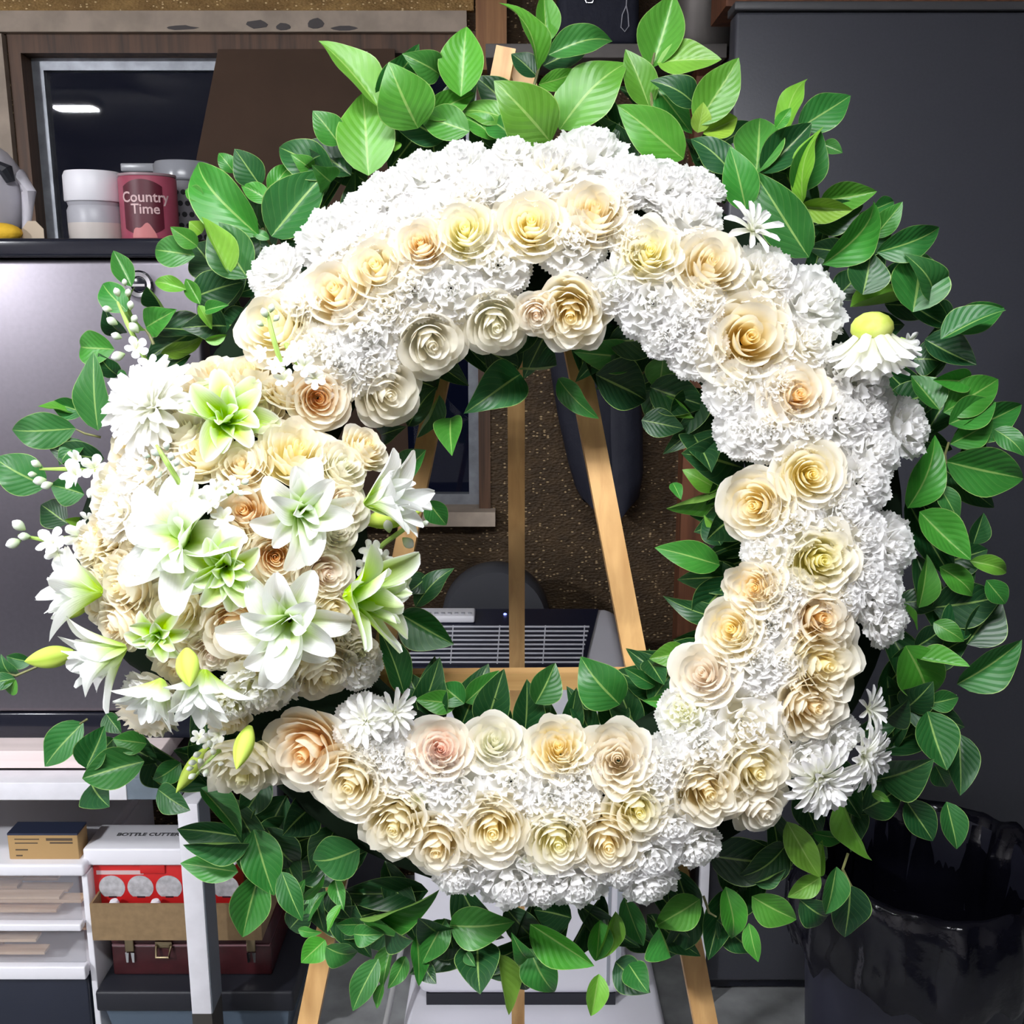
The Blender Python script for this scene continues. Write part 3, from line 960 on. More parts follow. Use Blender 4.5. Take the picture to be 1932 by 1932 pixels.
for x_ in (.06, zw - .06):
    MB().lathe([(.016, 0), (.018, .004), (.018, .012), (.01, .05)], n=14).build('foot', M_MATBLACK, fz_, (x_, .15, 0))
MB().box(zw - .10, zw - .07, -.045, .002, .95, 1.35, .006).build('door_handle', M_CHROME, fz_)

wb = tag(MB().box(0, PX(1329, 1850, 1.93) - PX(1313, 1850, 1.93), 0, .018, 0, .42, .001).build('white_board', M_WHITEPAINT, None, (PX(1313, 1850, 1.93), 1.925, 0)), 'narrow white board standing upright at the freezer corner', 'board')
# ================================================================== TRASH BIN WITH BLACK BAG
bc_x = PX(1513, 1760, 1.66) + .205
TB = Vector((bc_x, 1.66, 0))
tbn = tag(empty('trash_bin', TB), 'dark trash bin lined with a shiny black bag by the freezer', 'bin')
MB().lathe([(.165, 0), (.172, .006), (.20, .50), (.206, .505), (.206, .515), (.196, .515), (.190, .49), (.160, .012), (.01, .012)], n=48).build('barrel', mat('dark_bin_plastic', (.022, .023, .04), .42), tbn)
ng = 120
prof = [(.004, .17), (.06, .18), (.13, .22), (.165, .34), (.182, .46), (.196, .525), (.206, .533), (.216, .528), (.222, .50), (.225, .46), (.222, .42), (.226, .385), (.219, .352)]
V = np.empty((ng, len(prof), 3))
rs = np.random.RandomState(4)
phs = rs.uniform(0, 6.28, 9)
for a_ in range(ng):
    g = 2 * math.pi * a_ / ng
    wr = sum(math.sin(n_ * g + phs[i]) / (1 + .25 * i) for i, n_ in enumerate((3, 5, 8, 13, 17, 22, 29)))
    wr2 = sum(math.sin(n_ * g + phs[i + 2]) for i, n_ in enumerate((4, 7, 11, 19)))
    for b_, (r0, z0) in enumerate(prof):
        k_ = min(1, max(0, (b_ - 2) / 8))
        sw = math.sin(b_ * 1.3 + wr)
        r1 = r0 + (.0045 * wr * k_ + .006 * sw * k_) + (.016 * math.sin(2.2 * b_ + wr2) if 1 < b_ < 5 else 0)
        z1 = z0 + .008 * wr2 * k_ * (1 if b_ > 6 else .35) + .010 * sw * (b_ > 7)
        V[a_, b_] = (r1 * math.cos(g), r1 * math.sin(g), z1)
link('bag', sheet('bag', V, close=True), mat('black_bag_film', (.006, .006, .012), .16, spec=.4, bump=.6, nscale=11, noise=.2), tbn)

# ================================================================== TOP SHELF, WALL THINGS
SY = 2.28
s_x0, s_x1 = PX(916, 95, SY), PX(1372, 95, SY)
s_z0, s_z1 = PZ(109, SY), PZ(82, SY)
shf = tag(empty('wall_shelf', (s_x0, SY, s_z0)), 'narrow grey wall shelf above the wreath', 'shelf')
MB().box(0, s_x1 - s_x0, 0, YW - SY, 0, s_z1 - s_z0, .002).build('board', mat('grey_painted_board', (.17, .155, .145), .7, noise=.2, nscale=16), shf)
for x_ in (.08, s_x1 - s_x0 - .10):
    MB().prism([(0, 0), (.02, 0), (.02, -.11), (0, -.11)], YW - SY - .02, YW - SY - .002).build('bracket', M_MATBLACK, shf, (x_, 0, -.001))
nb_x0, nb_x1 = PX(1052, 40, SY + .02), PX(1208, 40, SY + .02)
nc = tag(empty('navy_bag', ((nb_x0 + nb_x1) / 2, SY + .02, s_z1)), 'dark navy bag with a white cord on the wall shelf', 'bag')
hwx = (nb_x1 - nb_x0) / 2
rounded_hexa([(-hwx, 0, 0), (hwx, 0, 0), (hwx * .96, .01, .30), (-hwx * .96, .01, .30), (-hwx, .13, 0), (hwx, .13, 0), (hwx * .96, .12, .30), (-hwx * .96, .12, .30)], .02).build('body', mat('navy_cloth', (.012, .014, .030), .75, bump=.3, nscale=40), nc)
q = P(1181, 40, SY + .016) - nc.location
MB().tube([q + Vector((0, 0, .03)), q + Vector((-.008, 0, .012)), q + Vector((-.010, 0, -.012)), q + Vector((-.002, 0, -.02)), q + Vector((.006, 0, -.010)), q + Vector((.004, 0, .014)), q + Vector((0, 0, .03)), q + Vector((.002, 0, .09))], .0012, 6).build('white_cord', mat('white_cord', (.45, .45, .5), .6), nc)
q = P(1112, 2, SY + .016) - nc.location
MB().tube([q + Vector((-.012, 0, .01)), q + Vector((-.006, 0, -.003)), q + Vector((.006, 0, -.003)), q + Vector((.012, 0, .01))], .0014, 6).build('metal_ring', M_CHROME, nc)
cn = tag(empty('canister', (PX(1325, 40, SY + .10), SY + .085, s_z1)), 'dull grey metal canister on the wall shelf beside the bag', 'canister')
MB().lathe([(.072, 0), (.075, .004), (.075, .22), (.070, .225)], n=40).build('body', mat('dull_grey_metal', (.16, .145, .135), .4, metal=.5, noise=.2, nscale=9), cn)
MB().lathe([(.077, .2255), (.078, .228), (.078, .245), (.070, .25)], n=40).build('lid', mat('dull_lid', (.12, .11, .10), .4, metal=.5), cn)

jk = tag(empty('jacket', (PX(1110, 800, 2.36), 2.36, PZ(930, 2.36))), 'dark navy jacket hanging on the flaky wall behind the easel', 'jacket')
mj = mat('navy_jacket_cloth', (.010, .011, .022), .7, bump=.4, nscale=25)
def garment(name, rows, thick, seed):
    """ROWS [(left px, right px, y px)] from hem to shoulder"""
    rs = np.random.RandomState(seed)
    nr, n_ = len(rows), 26
    V = np.empty((n_, nr, 3))
    for b_, (l_, r_2, y_) in enumerate(rows):
        xa, xb, z_ = PX(l_, y_, 2.36), PX(r_2, y_, 2.36), PZ(y_, 2.36)
        for a_ in range(n_):
            g = 2 * math.pi * a_ / n_
            wv = 1 + .07 * math.sin(4 * g + b_ * .4 + seed) + .05 * math.sin(7 * g + seed * 2)
            V[a_, b_] = ((xa + xb) / 2 + (xb - xa) / 2 * math.cos(g) * (1 + .03 * math.sin(b_ + seed)), thick * math.sin(g) * wv, z_ + .012 * math.sin(2 * g + seed))
            V[a_, b_] -= np.array(jk.location) * np.array([1, 0, 1])
    me = sheet(name, V, close=True)
    return link(name, me, mj, jk)
garment('body', [(1098, 1150, 948), (1086, 1168, 925), (1072, 1180, 880), (1052, 1185, 800), (1038, 1188, 720), (1030, 1190, 640), (1034, 1180, 560), (1060, 1150, 500)], .055, 1)
sv = garment('sleeve', [(1150, 1182, 962), (1134, 1206, 945), (1128, 1214, 900), (1126, 1214, 820), (1130, 1208, 740), (1140, 1200, 660), (1150, 1186, 580)], .05, 2)
MB().tube([(0, .07, .60), (0, .02, .60), (0, .01, .57)], .006, 8).build('hook', M_CHROME, jk)


# ================================================================== THE WREATH
D = 0.97
KP = 1.0 / F
WC = Vector((0, 0, CAMZ)) + ray(966, 966) * D
wreath = tag(empty('wreath', WC, (math.pi / 2 - PITCH, 0, 0)),
             'large round wreath of white carnations, cream roses and lilies edged with green leaves', 'flower wreath')


def L3(px, py, z):               # photo pixel at height z above the wreath plane -> wreath coordinates
    return Vector(((px - 966) * (D - z) * KP, (966 - py) * (D - z) * KP, z))


CX, CY, RC, HW = 1012, 995, 548, 215
DX, DY, DR = 430, 1040, 350


def surf(px, py, cluster):
    """height above the wreath plane and outward tilt of the flower bed at a pixel"""
    if cluster:
        dx, dy = (px - DX) / DR, (py - DY) / (DR * 1.05)
        d = min(1.05, math.hypot(dx, dy))
        z = 0.045 + 0.095 * math.sqrt(max(0.0, 1 - d * d * 0.9))
        return z, d * R(58), math.atan2(-dy, dx)
    dx, dy = px - CX, py - CY
    rho = math.hypot(dx, dy)
    s = max(-1.05, min(1.05, (rho - RC) / HW))
    z = 0.02 + 0.075 * math.sqrt(max(0.0, 1 - s * s * 0.85))
    az = math.atan2(-dy, dx)
    return z, s * R(46), az


def place(px, py, r, cluster=False, tilt=None, az=None, dz=0.0, spin=None, sink=0.35):
    z, t, a = surf(px, py, cluster)
    if tilt is not None:
        t, a = R(tilt), R(az)
    sc = r * (D - z) * KP
    z += dz
    n = Vector((math.sin(t) * math.cos(a), math.sin(t) * math.sin(a), math.cos(t)))
    q = Vector((0, 0, 1)).rotation_difference(n)
    sp = rnd.uniform(0, 6.283) if spin is None else R(spin)
    m = Matrix.Translation(L3(px, py, z) - n * sc * sink) @ q.to_matrix().to_4x4() @ Matrix.Rotation(sp, 4, 'Z') @ Matrix.Scale(sc, 4)
    return m


nprs = np.random.RandomState(11)

# ---- roses
def rose_petal_mesh(az, Rr, H, half, curl, wave, seed, tw=0.10, nu=11, nv=8, point=0.0):
    u = np.linspace(-1, 1, nu)[:, None]
    v = np.linspace(0, 1, nv)[None, :]
    top = 1 - 0.30 * np.abs(u) ** 3.0 + point * np.exp(-(u / 0.18) ** 2)
    t = v * top
    A = half * (0.45 + 0.55 * np.sin(np.minimum(1, v * 1.25) * math.pi / 2))
    ph = az + u * A
    # profile: from the base bulging outwards to the rim, then curling
    b0, b2 = np.array([0.05, -0.55]), np.array([Rr, H])
    b1 = np.array([Rr * 0.98 + 0.04, -0.42])
    r = (1 - t) ** 2 * b0[0] + 2 * t * (1 - t) * b1[0] + t * t * b2[0]
    z = (1 - t) ** 2 * b0[1] + 2 * t * (1 - t) * b1[1] + t * t * b2[1]
    c = np.clip((t - 0.72) / 0.28, 0, 1)
    k = curl * c ** 2
    r = r + k * 0.9
    z = z - k * 0.75 * c
    r = r * (1 + tw * u)
    s1, s2 = seed * 1.7, seed * 2.9
    r = r + wave * np.sin(2.6 * u + s1) * t ** 2 + wave * 0.5 * np.sin(6.1 * u + s2) * t ** 3
    z = z + wave * 0.8 * np.cos(3.3 * u + s2) * t ** 2 + wave * 0.35 * np.sin(8.7 * u + s1) * t ** 4
    V = np.stack([r * np.cos(ph), r * np.sin(ph), z + 0 * u], -1)
    lo = 0.04 + 0.40 * min(1, max(0, Rr - 0.3) / 0.5)
    fac = lo + (1 - lo) * np.clip((t - 0.30) / 0.58, 0, 1) ** 1.4 * (0.6 + 0.4 * min(1, Rr / 0.5)) + 0 * u
    return sheet('petal', V, fac)


def rose_heart_mesh(turns, Rr, H, seed):
    n = int(turns * 20)
    g = np.linspace(0, 1, n)[:, None]
    v = np.linspace(0, 1, 5)[None, :]
    th = g * turns * 2 * math.pi + seed
    r = (0.025 + (Rr - 0.025) * g) * (0.75 + 0.28 * v + 0.07 * np.sin(th * 1.5 + seed) * v)
    z = -0.25 + (H + 0.25 - 0.05 * g + 0.035 * np.sin(th * 1.3 + seed * 2)) * v
    V = np.stack([r * np.cos(th), r * np.sin(th), z + 0 * g], -1)
    fac = 0.0 + 0.55 * v ** 2 + 0.0 * g
    return sheet('heart', V, fac)


def rose_variant(kind, seed):
    rs = np.random.RandomState(seed)
    out = [('heart', rose_heart_mesh(2.6, 0.17, 0.40, seed))]
    if kind == 'tight':           # high-centred rose with big guard petals
        layers = [(3, .25, .45, 62, .02), (3, .36, .44, 66, .05), (4, .50, .36, 60, .12), (5, .70, .22, 52, .16), (5, .88, .02, 48, .18)]
    elif kind == 'ruffled':
        layers = [(4, .22, .36, 50, .03), (5, .33, .40, 46, .05), (6, .46, .38, 42, .07), (6, .60, .34, 40, .09), (6, .75, .26, 40, .12), (6, .88, .08, 42, .14)]
    else:
        layers = [(3, .23, .40, 64, .02), (4, .34, .42, 56, .04), (5, .47, .39, 50, .07), (5, .62, .33, 50, .11), (5, .77, .22, 50, .15), (5, .90, .03, 50, .16)]
    off = rs.uniform(0, 6)
    for i, (n, Rr, H, half, curl) in enumerate(layers):
        off += 0.9
        for k in range(n):
            az = off + 2 * math.pi * k / n + rs.uniform(-0.15, 0.15)
            wv = (0.045 if kind == 'ruffled' else 0.014) * (0.6 + Rr)
            out.append(('petal', rose_petal_mesh(az, Rr * rs.uniform(0.94, 1.05), H + rs.uniform(-0.04, 0.04), R(half) * rs.uniform(0.92, 1.12),
                                                 curl * rs.uniform(0.6, 1.4), wv, rs.uniform(0, 9), point=0.04 if i > 2 else 0)))
    return out


ROSES = {'o': [rose_variant('open', 3), rose_variant('open', 8), rose_variant('open', 21)],
         't': [rose_variant('tight', 5), rose_variant('tight', 14)],
         'f': [rose_variant('ruffled', 6), rose_variant('ruffled', 17)]}
TINT = {'a': (0.95, 0.745, 0.33), 'c': (0.95, 0.835, 0.46), 'y': (0.94, 0.89, 0.46), 'b': (0.95, 0.82, 0.71), 'w': (0.92, 0.87, 0.76), 'g': (0.70, 0.72, 0.30)}
TWORD = {'a': 'apricot', 'c': 'warm cream', 'y': 'pale yellow', 'b': 'blush pink', 'w': 'ivory', 'g': 'greenish'}


def flower(name, pieces, m, matrix, color, label=None):
    e = empty(name, parent=wreath)
    e.matrix_basis = matrix
    if label:
        e['label'] = label
    for nm, me in pieces:
        o = link(nm, me, m, e)
        o.color = (*color, 1)
    return e


def rose(x, y, r, var='o', tint='c', cl=False, tilt=None, az=None, dz=0.0, label=None):
    vs = ROSES[var]
    c = tuple(min(1, q * rnd.uniform(0.95, 1.05)) for q in TINT[tint])
    flower('rose', vs[rnd.randrange(len(vs))], M_ROSE, place(x, y, r * (1.16 if cl else 1.10), cl, tilt, az, dz + 0.007), c, label)


# ---- carnations
def carnation_variant(seed):
    rs = np.random.RandomState(seed)
    turns, per = 3.9, 116
    n = int(turns * per)
    g = np.linspace(0, 1, n)[:, None]
    v = np.linspace(0, 1, 6)[None, :]
    th = g ** 0.75 * turns * 2 * math.pi
    nz = sum(rs.uniform(-1, 1) * np.sin(th * f_ + rs.uniform(0, 6)) for f_ in (1.3, 2.1, 3.4, 4.7)) * 0.45
    rim = 0.07 + 0.76 * g
    top = 0.56 * np.cos(g * 1.22) - 0.08 + 0.06 * nz
    k = 5.6
    amp = (0.05 + 0.085 * g) * v ** 1.3
    fold = np.sin(k * th + 2.2 * nz)
    r = rim * (0.52 + 0.48 * v) + amp * fold + 0.06 * nz * v
    th2 = th + amp * 1.2 / np.maximum(rim, 0.22) * np.cos(2 * k * th + 3 * nz + 1)
    tooth = (rs.uniform(-1, 1, n) + (np.arange(n) % 2) * 1.2)[:, None] * 0.020 * (v > 0.99)
    z = top - 0.40 + 0.40 * v + amp * 0.7 * np.cos(k * th + 1.1 + 2 * nz) + tooth
    V = np.stack([r * np.cos(th2), r * np.sin(th2), z], -1)
    fac = 0.05 + 0.95 * np.clip(v * 1.25 - 0.1, 0, 1) ** 0.8 + 0 * g
    out = [('ruffle', sheet('ruffle', V, fac))]
    gq = np.linspace(0, 2 * math.pi, 18, endpoint=False)[:, None]
    vq = np.linspace(0, 1, 5)[None, :]
    Vq = np.stack([(0.03 + 0.62 * vq) * np.cos(gq), (0.03 + 0.62 * vq) * np.sin(gq), -0.16 - 0.28 * vq ** 2 + 0 * gq], -1)
    out.append(('calyx', sheet('calyx', Vq, 0.1 + 0 * vq + 0 * gq, close=True)))
    off = rs.uniform(0, 6)
    for lay, (cnt, R1, H1) in enumerate(((6, 0.86, 0.16), (7, 0.98, -0.10))):
        for i in range(cnt):
            az = off + lay * 0.4 + i * 2 * math.pi / cnt + rs.uniform(-0.2, 0.2)
            nu, nv = 27, 5
            u = np.linspace(-1, 1, nu)[:, None]
            vv = np.linspace(0, 1, nv)[None, :]
            A = R(40) * (0.35 + 0.65 * vv)
            s = rs.uniform(0, 6)
            to = (((np.arange(nu) % 2) * 2 - 1) * 0.025)[:, None] * (vv > 0.99)
            rr = 0.12 + (R1 - 0.12) * vv * (1 - 0.12 * u ** 2) + to + 0.02 * np.sin(9 * u + s) * vv
            zz = -0.40 + (H1 + 0.40) * vv ** 1.4 + 0.075 * np.sin(5.5 * u + s) * vv ** 1.5 + 0.03 * np.sin(12 * u + s * 2) * vv ** 2
            W_ = np.stack([rr * np.cos(az + u * A), rr * np.sin(az + u * A), zz], -1)
            out.append(('petal', sheet('petal', W_, 0.1 + 0.9 * vv ** 0.7 + 0 * u)))
    return out


CARNS = [carnation_variant(s) for s in (2, 9, 15, 23, 31)]
CT = {'w': (0.94, 0.93, 0.88), 'c': (0.95, 0.91, 0.76), 'y': (0.84, 0.84, 0.48)}


def carnation(x, y, r, tint='w', cl=False, tilt=None, az=None, dz=0.0, label=None):
    flower('carnation', CARNS[rnd.randrange(len(CARNS))], M_CARN, place(x, y, r * 1.22, cl, tilt, az, dz), CT[tint], label)


# ---- lilies
def lily_petal_mesh(open_deg, length, width, recurve, seed, ruff=0.03, lime=False):
    nu, nv = 9, 13
    u = np.linspace(-1, 1, nu)[:, None]
    v = np.linspace(0, 1, nv)[None, :]
    ang = R(90 - open_deg) - v ** 1.6 * R(recurve)          # elevation of the centre line
    dv = length / (nv - 1)
    cr = np.concatenate([[0], np.cumsum(np.cos(ang[0, :-1]) * dv)])[None, :]
    cz = np.concatenate([[0], np.cumsum(np.sin(ang[0, :-1]) * dv)])[None, :]
    wd = width * np.sin(math.pi * np.clip(v * 0.90 + 0.07, 0, 1) ** 1.05) ** 0.62
    wd = wd * np.where(v > 0.97, 0.55, 1.0)
    lift = (0.50 * u ** 2 - 0.14 * np.exp(-(u / 0.16) ** 2)) * wd + ruff * np.sin(9 * v + 3 * np.sign(u) + seed) * np.abs(u) ** 2 * v
    nx, nz_ = -np.sin(ang), np.cos(ang)
    side = 0.10 * np.sin(3.1 * v + seed * 2) * v
    V = np.stack([cr + 0.03 + nx * lift, u * wd + side, cz + nz_ * lift], -1)
    if lime:
        fac = np.clip(v * 1.1 - 0.45 + 0.60 * np.abs(u) ** 3 - 0.10 * np.exp(-(u / 0.2) ** 2), 0, 1)
    else:
        fac = np.clip((v - 0.16) * 2.0 + 0.35 * np.abs(u) ** 2 - 0.22 * np.exp(-(u / 0.15) ** 2), 0, 1)
    return sheet('petal', V, fac)


LP = {}
for kind_, lst in {'o': [(62, 1.0, .25, 60), (42, .92, .23, 48), (20, .66, .15, 30)],
                   's': [(36, 1.0, .20, 34), (24, .95, .17, 18), (8, .80, .11, 5)]}.items():
    for lime_ in (False, True):
        LP[kind_ + ('g' if lime_ else '')] = [[lily_petal_mesh(a, l, w_, rc, s * 1.9, lime=lime_) for s in range(4)] for (a, l, w_, rc) in lst]


def lily(x, y, r, kind='o', tilt=None, az=None, green=0.5, cl=True, dz=0.0, label=None):
    m = place(x, y, r * (1.08 if kind == 'o' else 1.0), cl, tilt, az, dz, sink=0.45 if kind == 'o' else 0.1)
    e = empty('lily', parent=wreath)
    e.matrix_basis = m
    if label:
        e['label'] = label
    g = Vector((0.72, 0.84, 0.30)).lerp(Vector((0.44, 0.68, 0.0)), min(1, green + .3))
    for i, (cnt, rows) in enumerate(zip((6, 6, 5), LP[kind + ('g' if green >= .8 else '')])):
        for q in range(cnt):
            a = q * 2 * math.pi / cnt + i * 0.5 + rnd.uniform(-0.15, 0.15)
            o = link('petal', rows[rnd.randrange(4)], M_LILY, e)
            s = rnd.uniform(0.82, 1.1)
            o.matrix_basis = Matrix.Rotation(a, 4, 'Z') @ Matrix.Rotation(rnd.uniform(-0.25, 0.25), 4, 'Y') @ Matrix.Rotation(rnd.uniform(-0.3, 0.3), 4, 'X') @ Matrix.Scale(s, 4)
            o.color = (*g, 1)


def bud_mesh():
    n, mth = 18, 14
    g = np.linspace(0, 2 * math.pi, n, endpoint=False)[:, None]
    v = np.linspace(0, 1, mth)[None, :]
    prof = np.sin(math.pi * (0.06 + 0.94 * v) ** 1.1) ** 0.8 * 0.22 * (1.15 - 0.45 * v) + 0.004
    gr = 1 - 0.10 * np.abs(np.cos(1.5 * g)) ** 12 - 0.05 * np.abs(np.cos(1.5 * g + 0.785)) ** 30
    r = prof * gr
    V = np.stack([r * np.cos(g), r * np.sin(g), v + 0 * g], -1)
    fac = np.clip(0.35 + 0.65 * (1 - np.abs(np.cos(1.5 * g)) ** 10) - 0.0 * v, 0, 1)
    return sheet('lily_bud', V, fac, close=True)


BUD = bud_mesh()


def pix_bar(x0, y0, z0, x1, y1, z1):
    return L3(x0, y0, z0), L3(x1, y1, z1)


def lily_bud(x0, y0, x1, y1, z0, z1, fat=1.0, label=None):
    a, b = pix_bar(x0, y0, z0, x1, y1, z1)
    d = b - a
    q = Vector((0, 0, 1)).rotation_difference(d.normalized())
    o = link('lily_bud', BUD, M_BUD, wreath)
    o.color = (0.34, 0.52, 0.04, 1)
    o.matrix_basis = Matrix.Translation(a) @ q.to_matrix().to_4x4() @ Matrix.Diagonal((d.length * fat, d.length * fat, d.length, 1))
    if label:
        o['label'] = label


# ---- chrysanthemums
def ray_petal(cup, seed):
    nu, nv = 5, 7
    u = np.linspace(-1, 1, nu)[:, None]
    v = np.linspace(0, 1, nv)[None, :]
    wd = 0.135 * (0.45 + 0.55 * v) * np.sqrt(np.clip(1 - np.clip((v - 0.72) / 0.30, 0, 1) ** 2, 0.02, 1))
    V = np.stack([v + 0 * u, u * wd, 0.16 * np.sin(v * math.pi * 0.75) * cup + 0.7 * wd * u ** 2], -1)
    return sheet('petal', V, 0.2 + 0.8 * v + 0 * u)


RAYP = [ray_petal(0.6, 1), ray_petal(1.2, 2)]
me_calyx = MB()
me_calyx.lathe([(0.03, -0.05), (0.14, -0.03), (0.26, 0.04), (0.33, 0.14), (0.34, 0.24), (0.30, 0.32)], n=20)


def mum(x, y, r, cl=False, tilt=None, az=None, dz=0.0, layers=((19, 4, 1.0), (18, 20, .95), (15, 36, .84), (12, 54, .68), (8, 70, .52), (5, 82, .40)), calyx=False, tint=(0.84, 0.86, 0.66), label=None):
    m = place(x, y, r * 1.15, cl, tilt, az, dz, sink=0.1)
    e = empty('chrysanthemum', parent=wreath)
    e.matrix_basis = m
    if label:
        e['label'] = label
    for i, (cnt, el, ln) in enumerate(layers):
        for q in range(cnt):
            a = q * 2 * math.pi / cnt + i * 0.37 + rnd.uniform(-0.08, 0.08)
            o = link('petal', RAYP[rnd.randrange(2)], M_MUM, e)
            o.color = (*tint, 1)
            o.matrix_basis = Matrix.Rotation(a, 4, 'Z') @ Matrix.Rotation(-R(el + rnd.uniform(-6, 6)), 4, 'Y') @ Matrix.Scale(ln * rnd.uniform(0.88, 1.08), 4)
    if calyx:
        me_calyx.build('calyx', mat('mum_calyx', (0.42, 0.50, 0.06), 0.6, col2=(0.56, 0.62, 0.16), nscale=4), e)


# ---- stock sprays
def floret_mesh(lobes=5, seed=0):
    n, k_ = 40, 5
    g = np.linspace(0, 2 * math.pi, n, endpoint=False)[:, None]
    v = np.linspace(0, 1, k_)[None, :]
    lobe = 0.42 + 0.58 * np.abs(np.cos(lobes / 2 * g)) ** 0.55
    r = 0.03 + v * lobe
    z = -0.35 * (1 - v) ** 2 + 0.12 * np.sin(lobes * g + 1) * v + 0.10 * np.cos(3 * g + seed) * v
    V = np.stack([r * np.cos(g), r * np.sin(g), z], -1)
    return sheet('floret', V, 0.1 + 0.9 * v ** 0.6 + 0 * g, close=True)


FLOR = [floret_mesh(5, 0), floret_mesh(6, 2)]


def small_bud_mesh():
    g = np.linspace(0, 2 * math.pi, 10, endpoint=False)[:, None]
    v = np.linspace(0, 1, 7)[None, :]
    r = 0.36 * np.sin(math.pi * (0.04 + 0.94 * v)) ** 0.8 * (0.75 + 0.5 * v)
    return sheet('bud', np.stack([r * np.cos(g), r * np.sin(g), v + 0 * g], -1), v ** 0.8 + 0 * g, close=True)


SBUD = small_bud_mesh()


def aim(o, p, n, s, par_mat=None):
    q = Vector((0, 0, 1)).rotation_difference(n.normalized())
    o.matrix_basis = Matrix.Translation(p) @ q.to_matrix().to_4x4() @ Matrix.Rotation(rnd.uniform(0, 6.28), 4, 'Z') @ Matrix.Scale(s, 4)


def stock(stem_px, florets=(), buds=(), green=(0.40, 0.56, 0.22), label=None):
    """STEM_PX [(x, y, z)]; FLORETS [(x, y, z, r)]; BUDS [(x, y, z, r, angle)] in photo pixels and metres"""
    e = empty('stock_spray', parent=wreath)
    if label:
        e['label'] = label
    pts = [L3(*p) for p in stem_px]
    MB().tube(pts, [0.0022] * (len(pts) - 1) + [0.0012], 7).build('stem', M_STEM, e)
    for (x, y, z, r) in florets:
        o = link('floret', FLOR[rnd.randrange(2)], M_FLORET, e)
        o.color = (0.70, 0.76, 0.40, 1)
        aim(o, L3(x, y, z), Vector((rnd.uniform(-.5, .5), rnd.uniform(-.4, .6), 1)), r * (D - z) * KP)
    for (x, y, z, r, an) in buds:
        o = link('bud', SBUD, M_FLORET, e)
        o.color = (*green, 1)
        a = R(an)
        aim(o, L3(x, y, z), Vector((math.cos(a), math.sin(a), 0.35)), r * 2 * (D - z) * KP)


# ---- leaves
def leaf_mesh(fold, arch, wav, seed, tipc=0.0):
    nu, nv = 9, 15
    u = np.linspace(-1, 1, nu)[:, None]
    v = np.linspace(0, 1, nv)[None, :]
    wd = 0.5 * np.sin(math.pi * v ** 0.82) ** 0.78 * (1 - 0.28 * v ** 3) + 0.010 * (1 - v)
    wd = np.where(v > 0.94, wd * 0.72, wd)
    z = fold * np.abs(u) * wd * 2 + arch * np.sin(math.pi * v) - tipc * v ** 4 + wav * np.sin(9 * v + 2.5 * np.sign(u) + seed) * u ** 2 * np.sin(math.pi * v)
    V = np.stack([u * wd + 0.03 * np.sin(3 * v + seed) * v, v + 0 * u, z - 0 * u], -1)
    return sheet('leaf', V)


LEAVES = [leaf_mesh(.10, .05, .030, 0), leaf_mesh(.20, .02, .025, 2, .08), leaf_mesh(.05, .10, .045, 4, .12), leaf_mesh(.28, -.03, .02, 1), leaf_mesh(.14, .14, .04, 3, .18)]
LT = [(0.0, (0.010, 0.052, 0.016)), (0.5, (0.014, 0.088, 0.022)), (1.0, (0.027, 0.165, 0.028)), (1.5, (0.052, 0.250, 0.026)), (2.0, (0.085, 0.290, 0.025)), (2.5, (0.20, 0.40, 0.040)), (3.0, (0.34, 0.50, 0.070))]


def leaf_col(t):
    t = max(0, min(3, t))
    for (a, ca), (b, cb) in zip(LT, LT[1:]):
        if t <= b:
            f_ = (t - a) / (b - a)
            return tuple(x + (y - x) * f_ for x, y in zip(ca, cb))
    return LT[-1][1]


n_leaf = 0
def leaf(bx, by, tx, ty, wpx, tone=1.0, zb=None, zt=None, roll=None):
    global n_leaf
    n_leaf += 1
    ln = math.hypot(tx - bx, ty - by)
    d_c = math.hypot(tx - CX, ty - CY)
    z0 = rnd.uniform(-0.012, 0.022) if zb is None else zb
    true_w = max(wpx, 0.42 * ln)
    rl = math.acos(min(1, wpx / true_w)) * rnd.choice((-1, 1)) if roll is None else R(roll)
    true_l = max(ln, wpx / 0.62)
    lift = math.sqrt(max(0, true_l ** 2 - ln ** 2)) * 0.0005
    z1 = (z0 + lift * rnd.choice((-0.4, 1.0)) + rnd.uniform(-0.010, 0.018)) if zt is None else zt
    a, b = L3(bx, by, z0), L3(tx, ty, z1)
    y = (b - a)
    length = y.length
    y.normalize()
    n = Vector((rnd.uniform(-.22, .22), rnd.uniform(-.22, .22), 1))
    x = y.cross(n).normalized()
    n = x.cross(y)
    m = Matrix((x, y, n)).transposed().to_4x4() @ Matrix.Rotation(rl, 4, 'Y')
    wm = true_w * 1.13 * (D - z0) * KP
    o = link('leaf', LEAVES[rnd.randrange(len(LEAVES))], M_LEAF, wreath)
    o.matrix_basis = Matrix.Translation(a) @ m @ Matrix.Diagonal((wm, length, length * 0.9, 1))
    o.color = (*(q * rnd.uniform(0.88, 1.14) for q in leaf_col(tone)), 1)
    return o


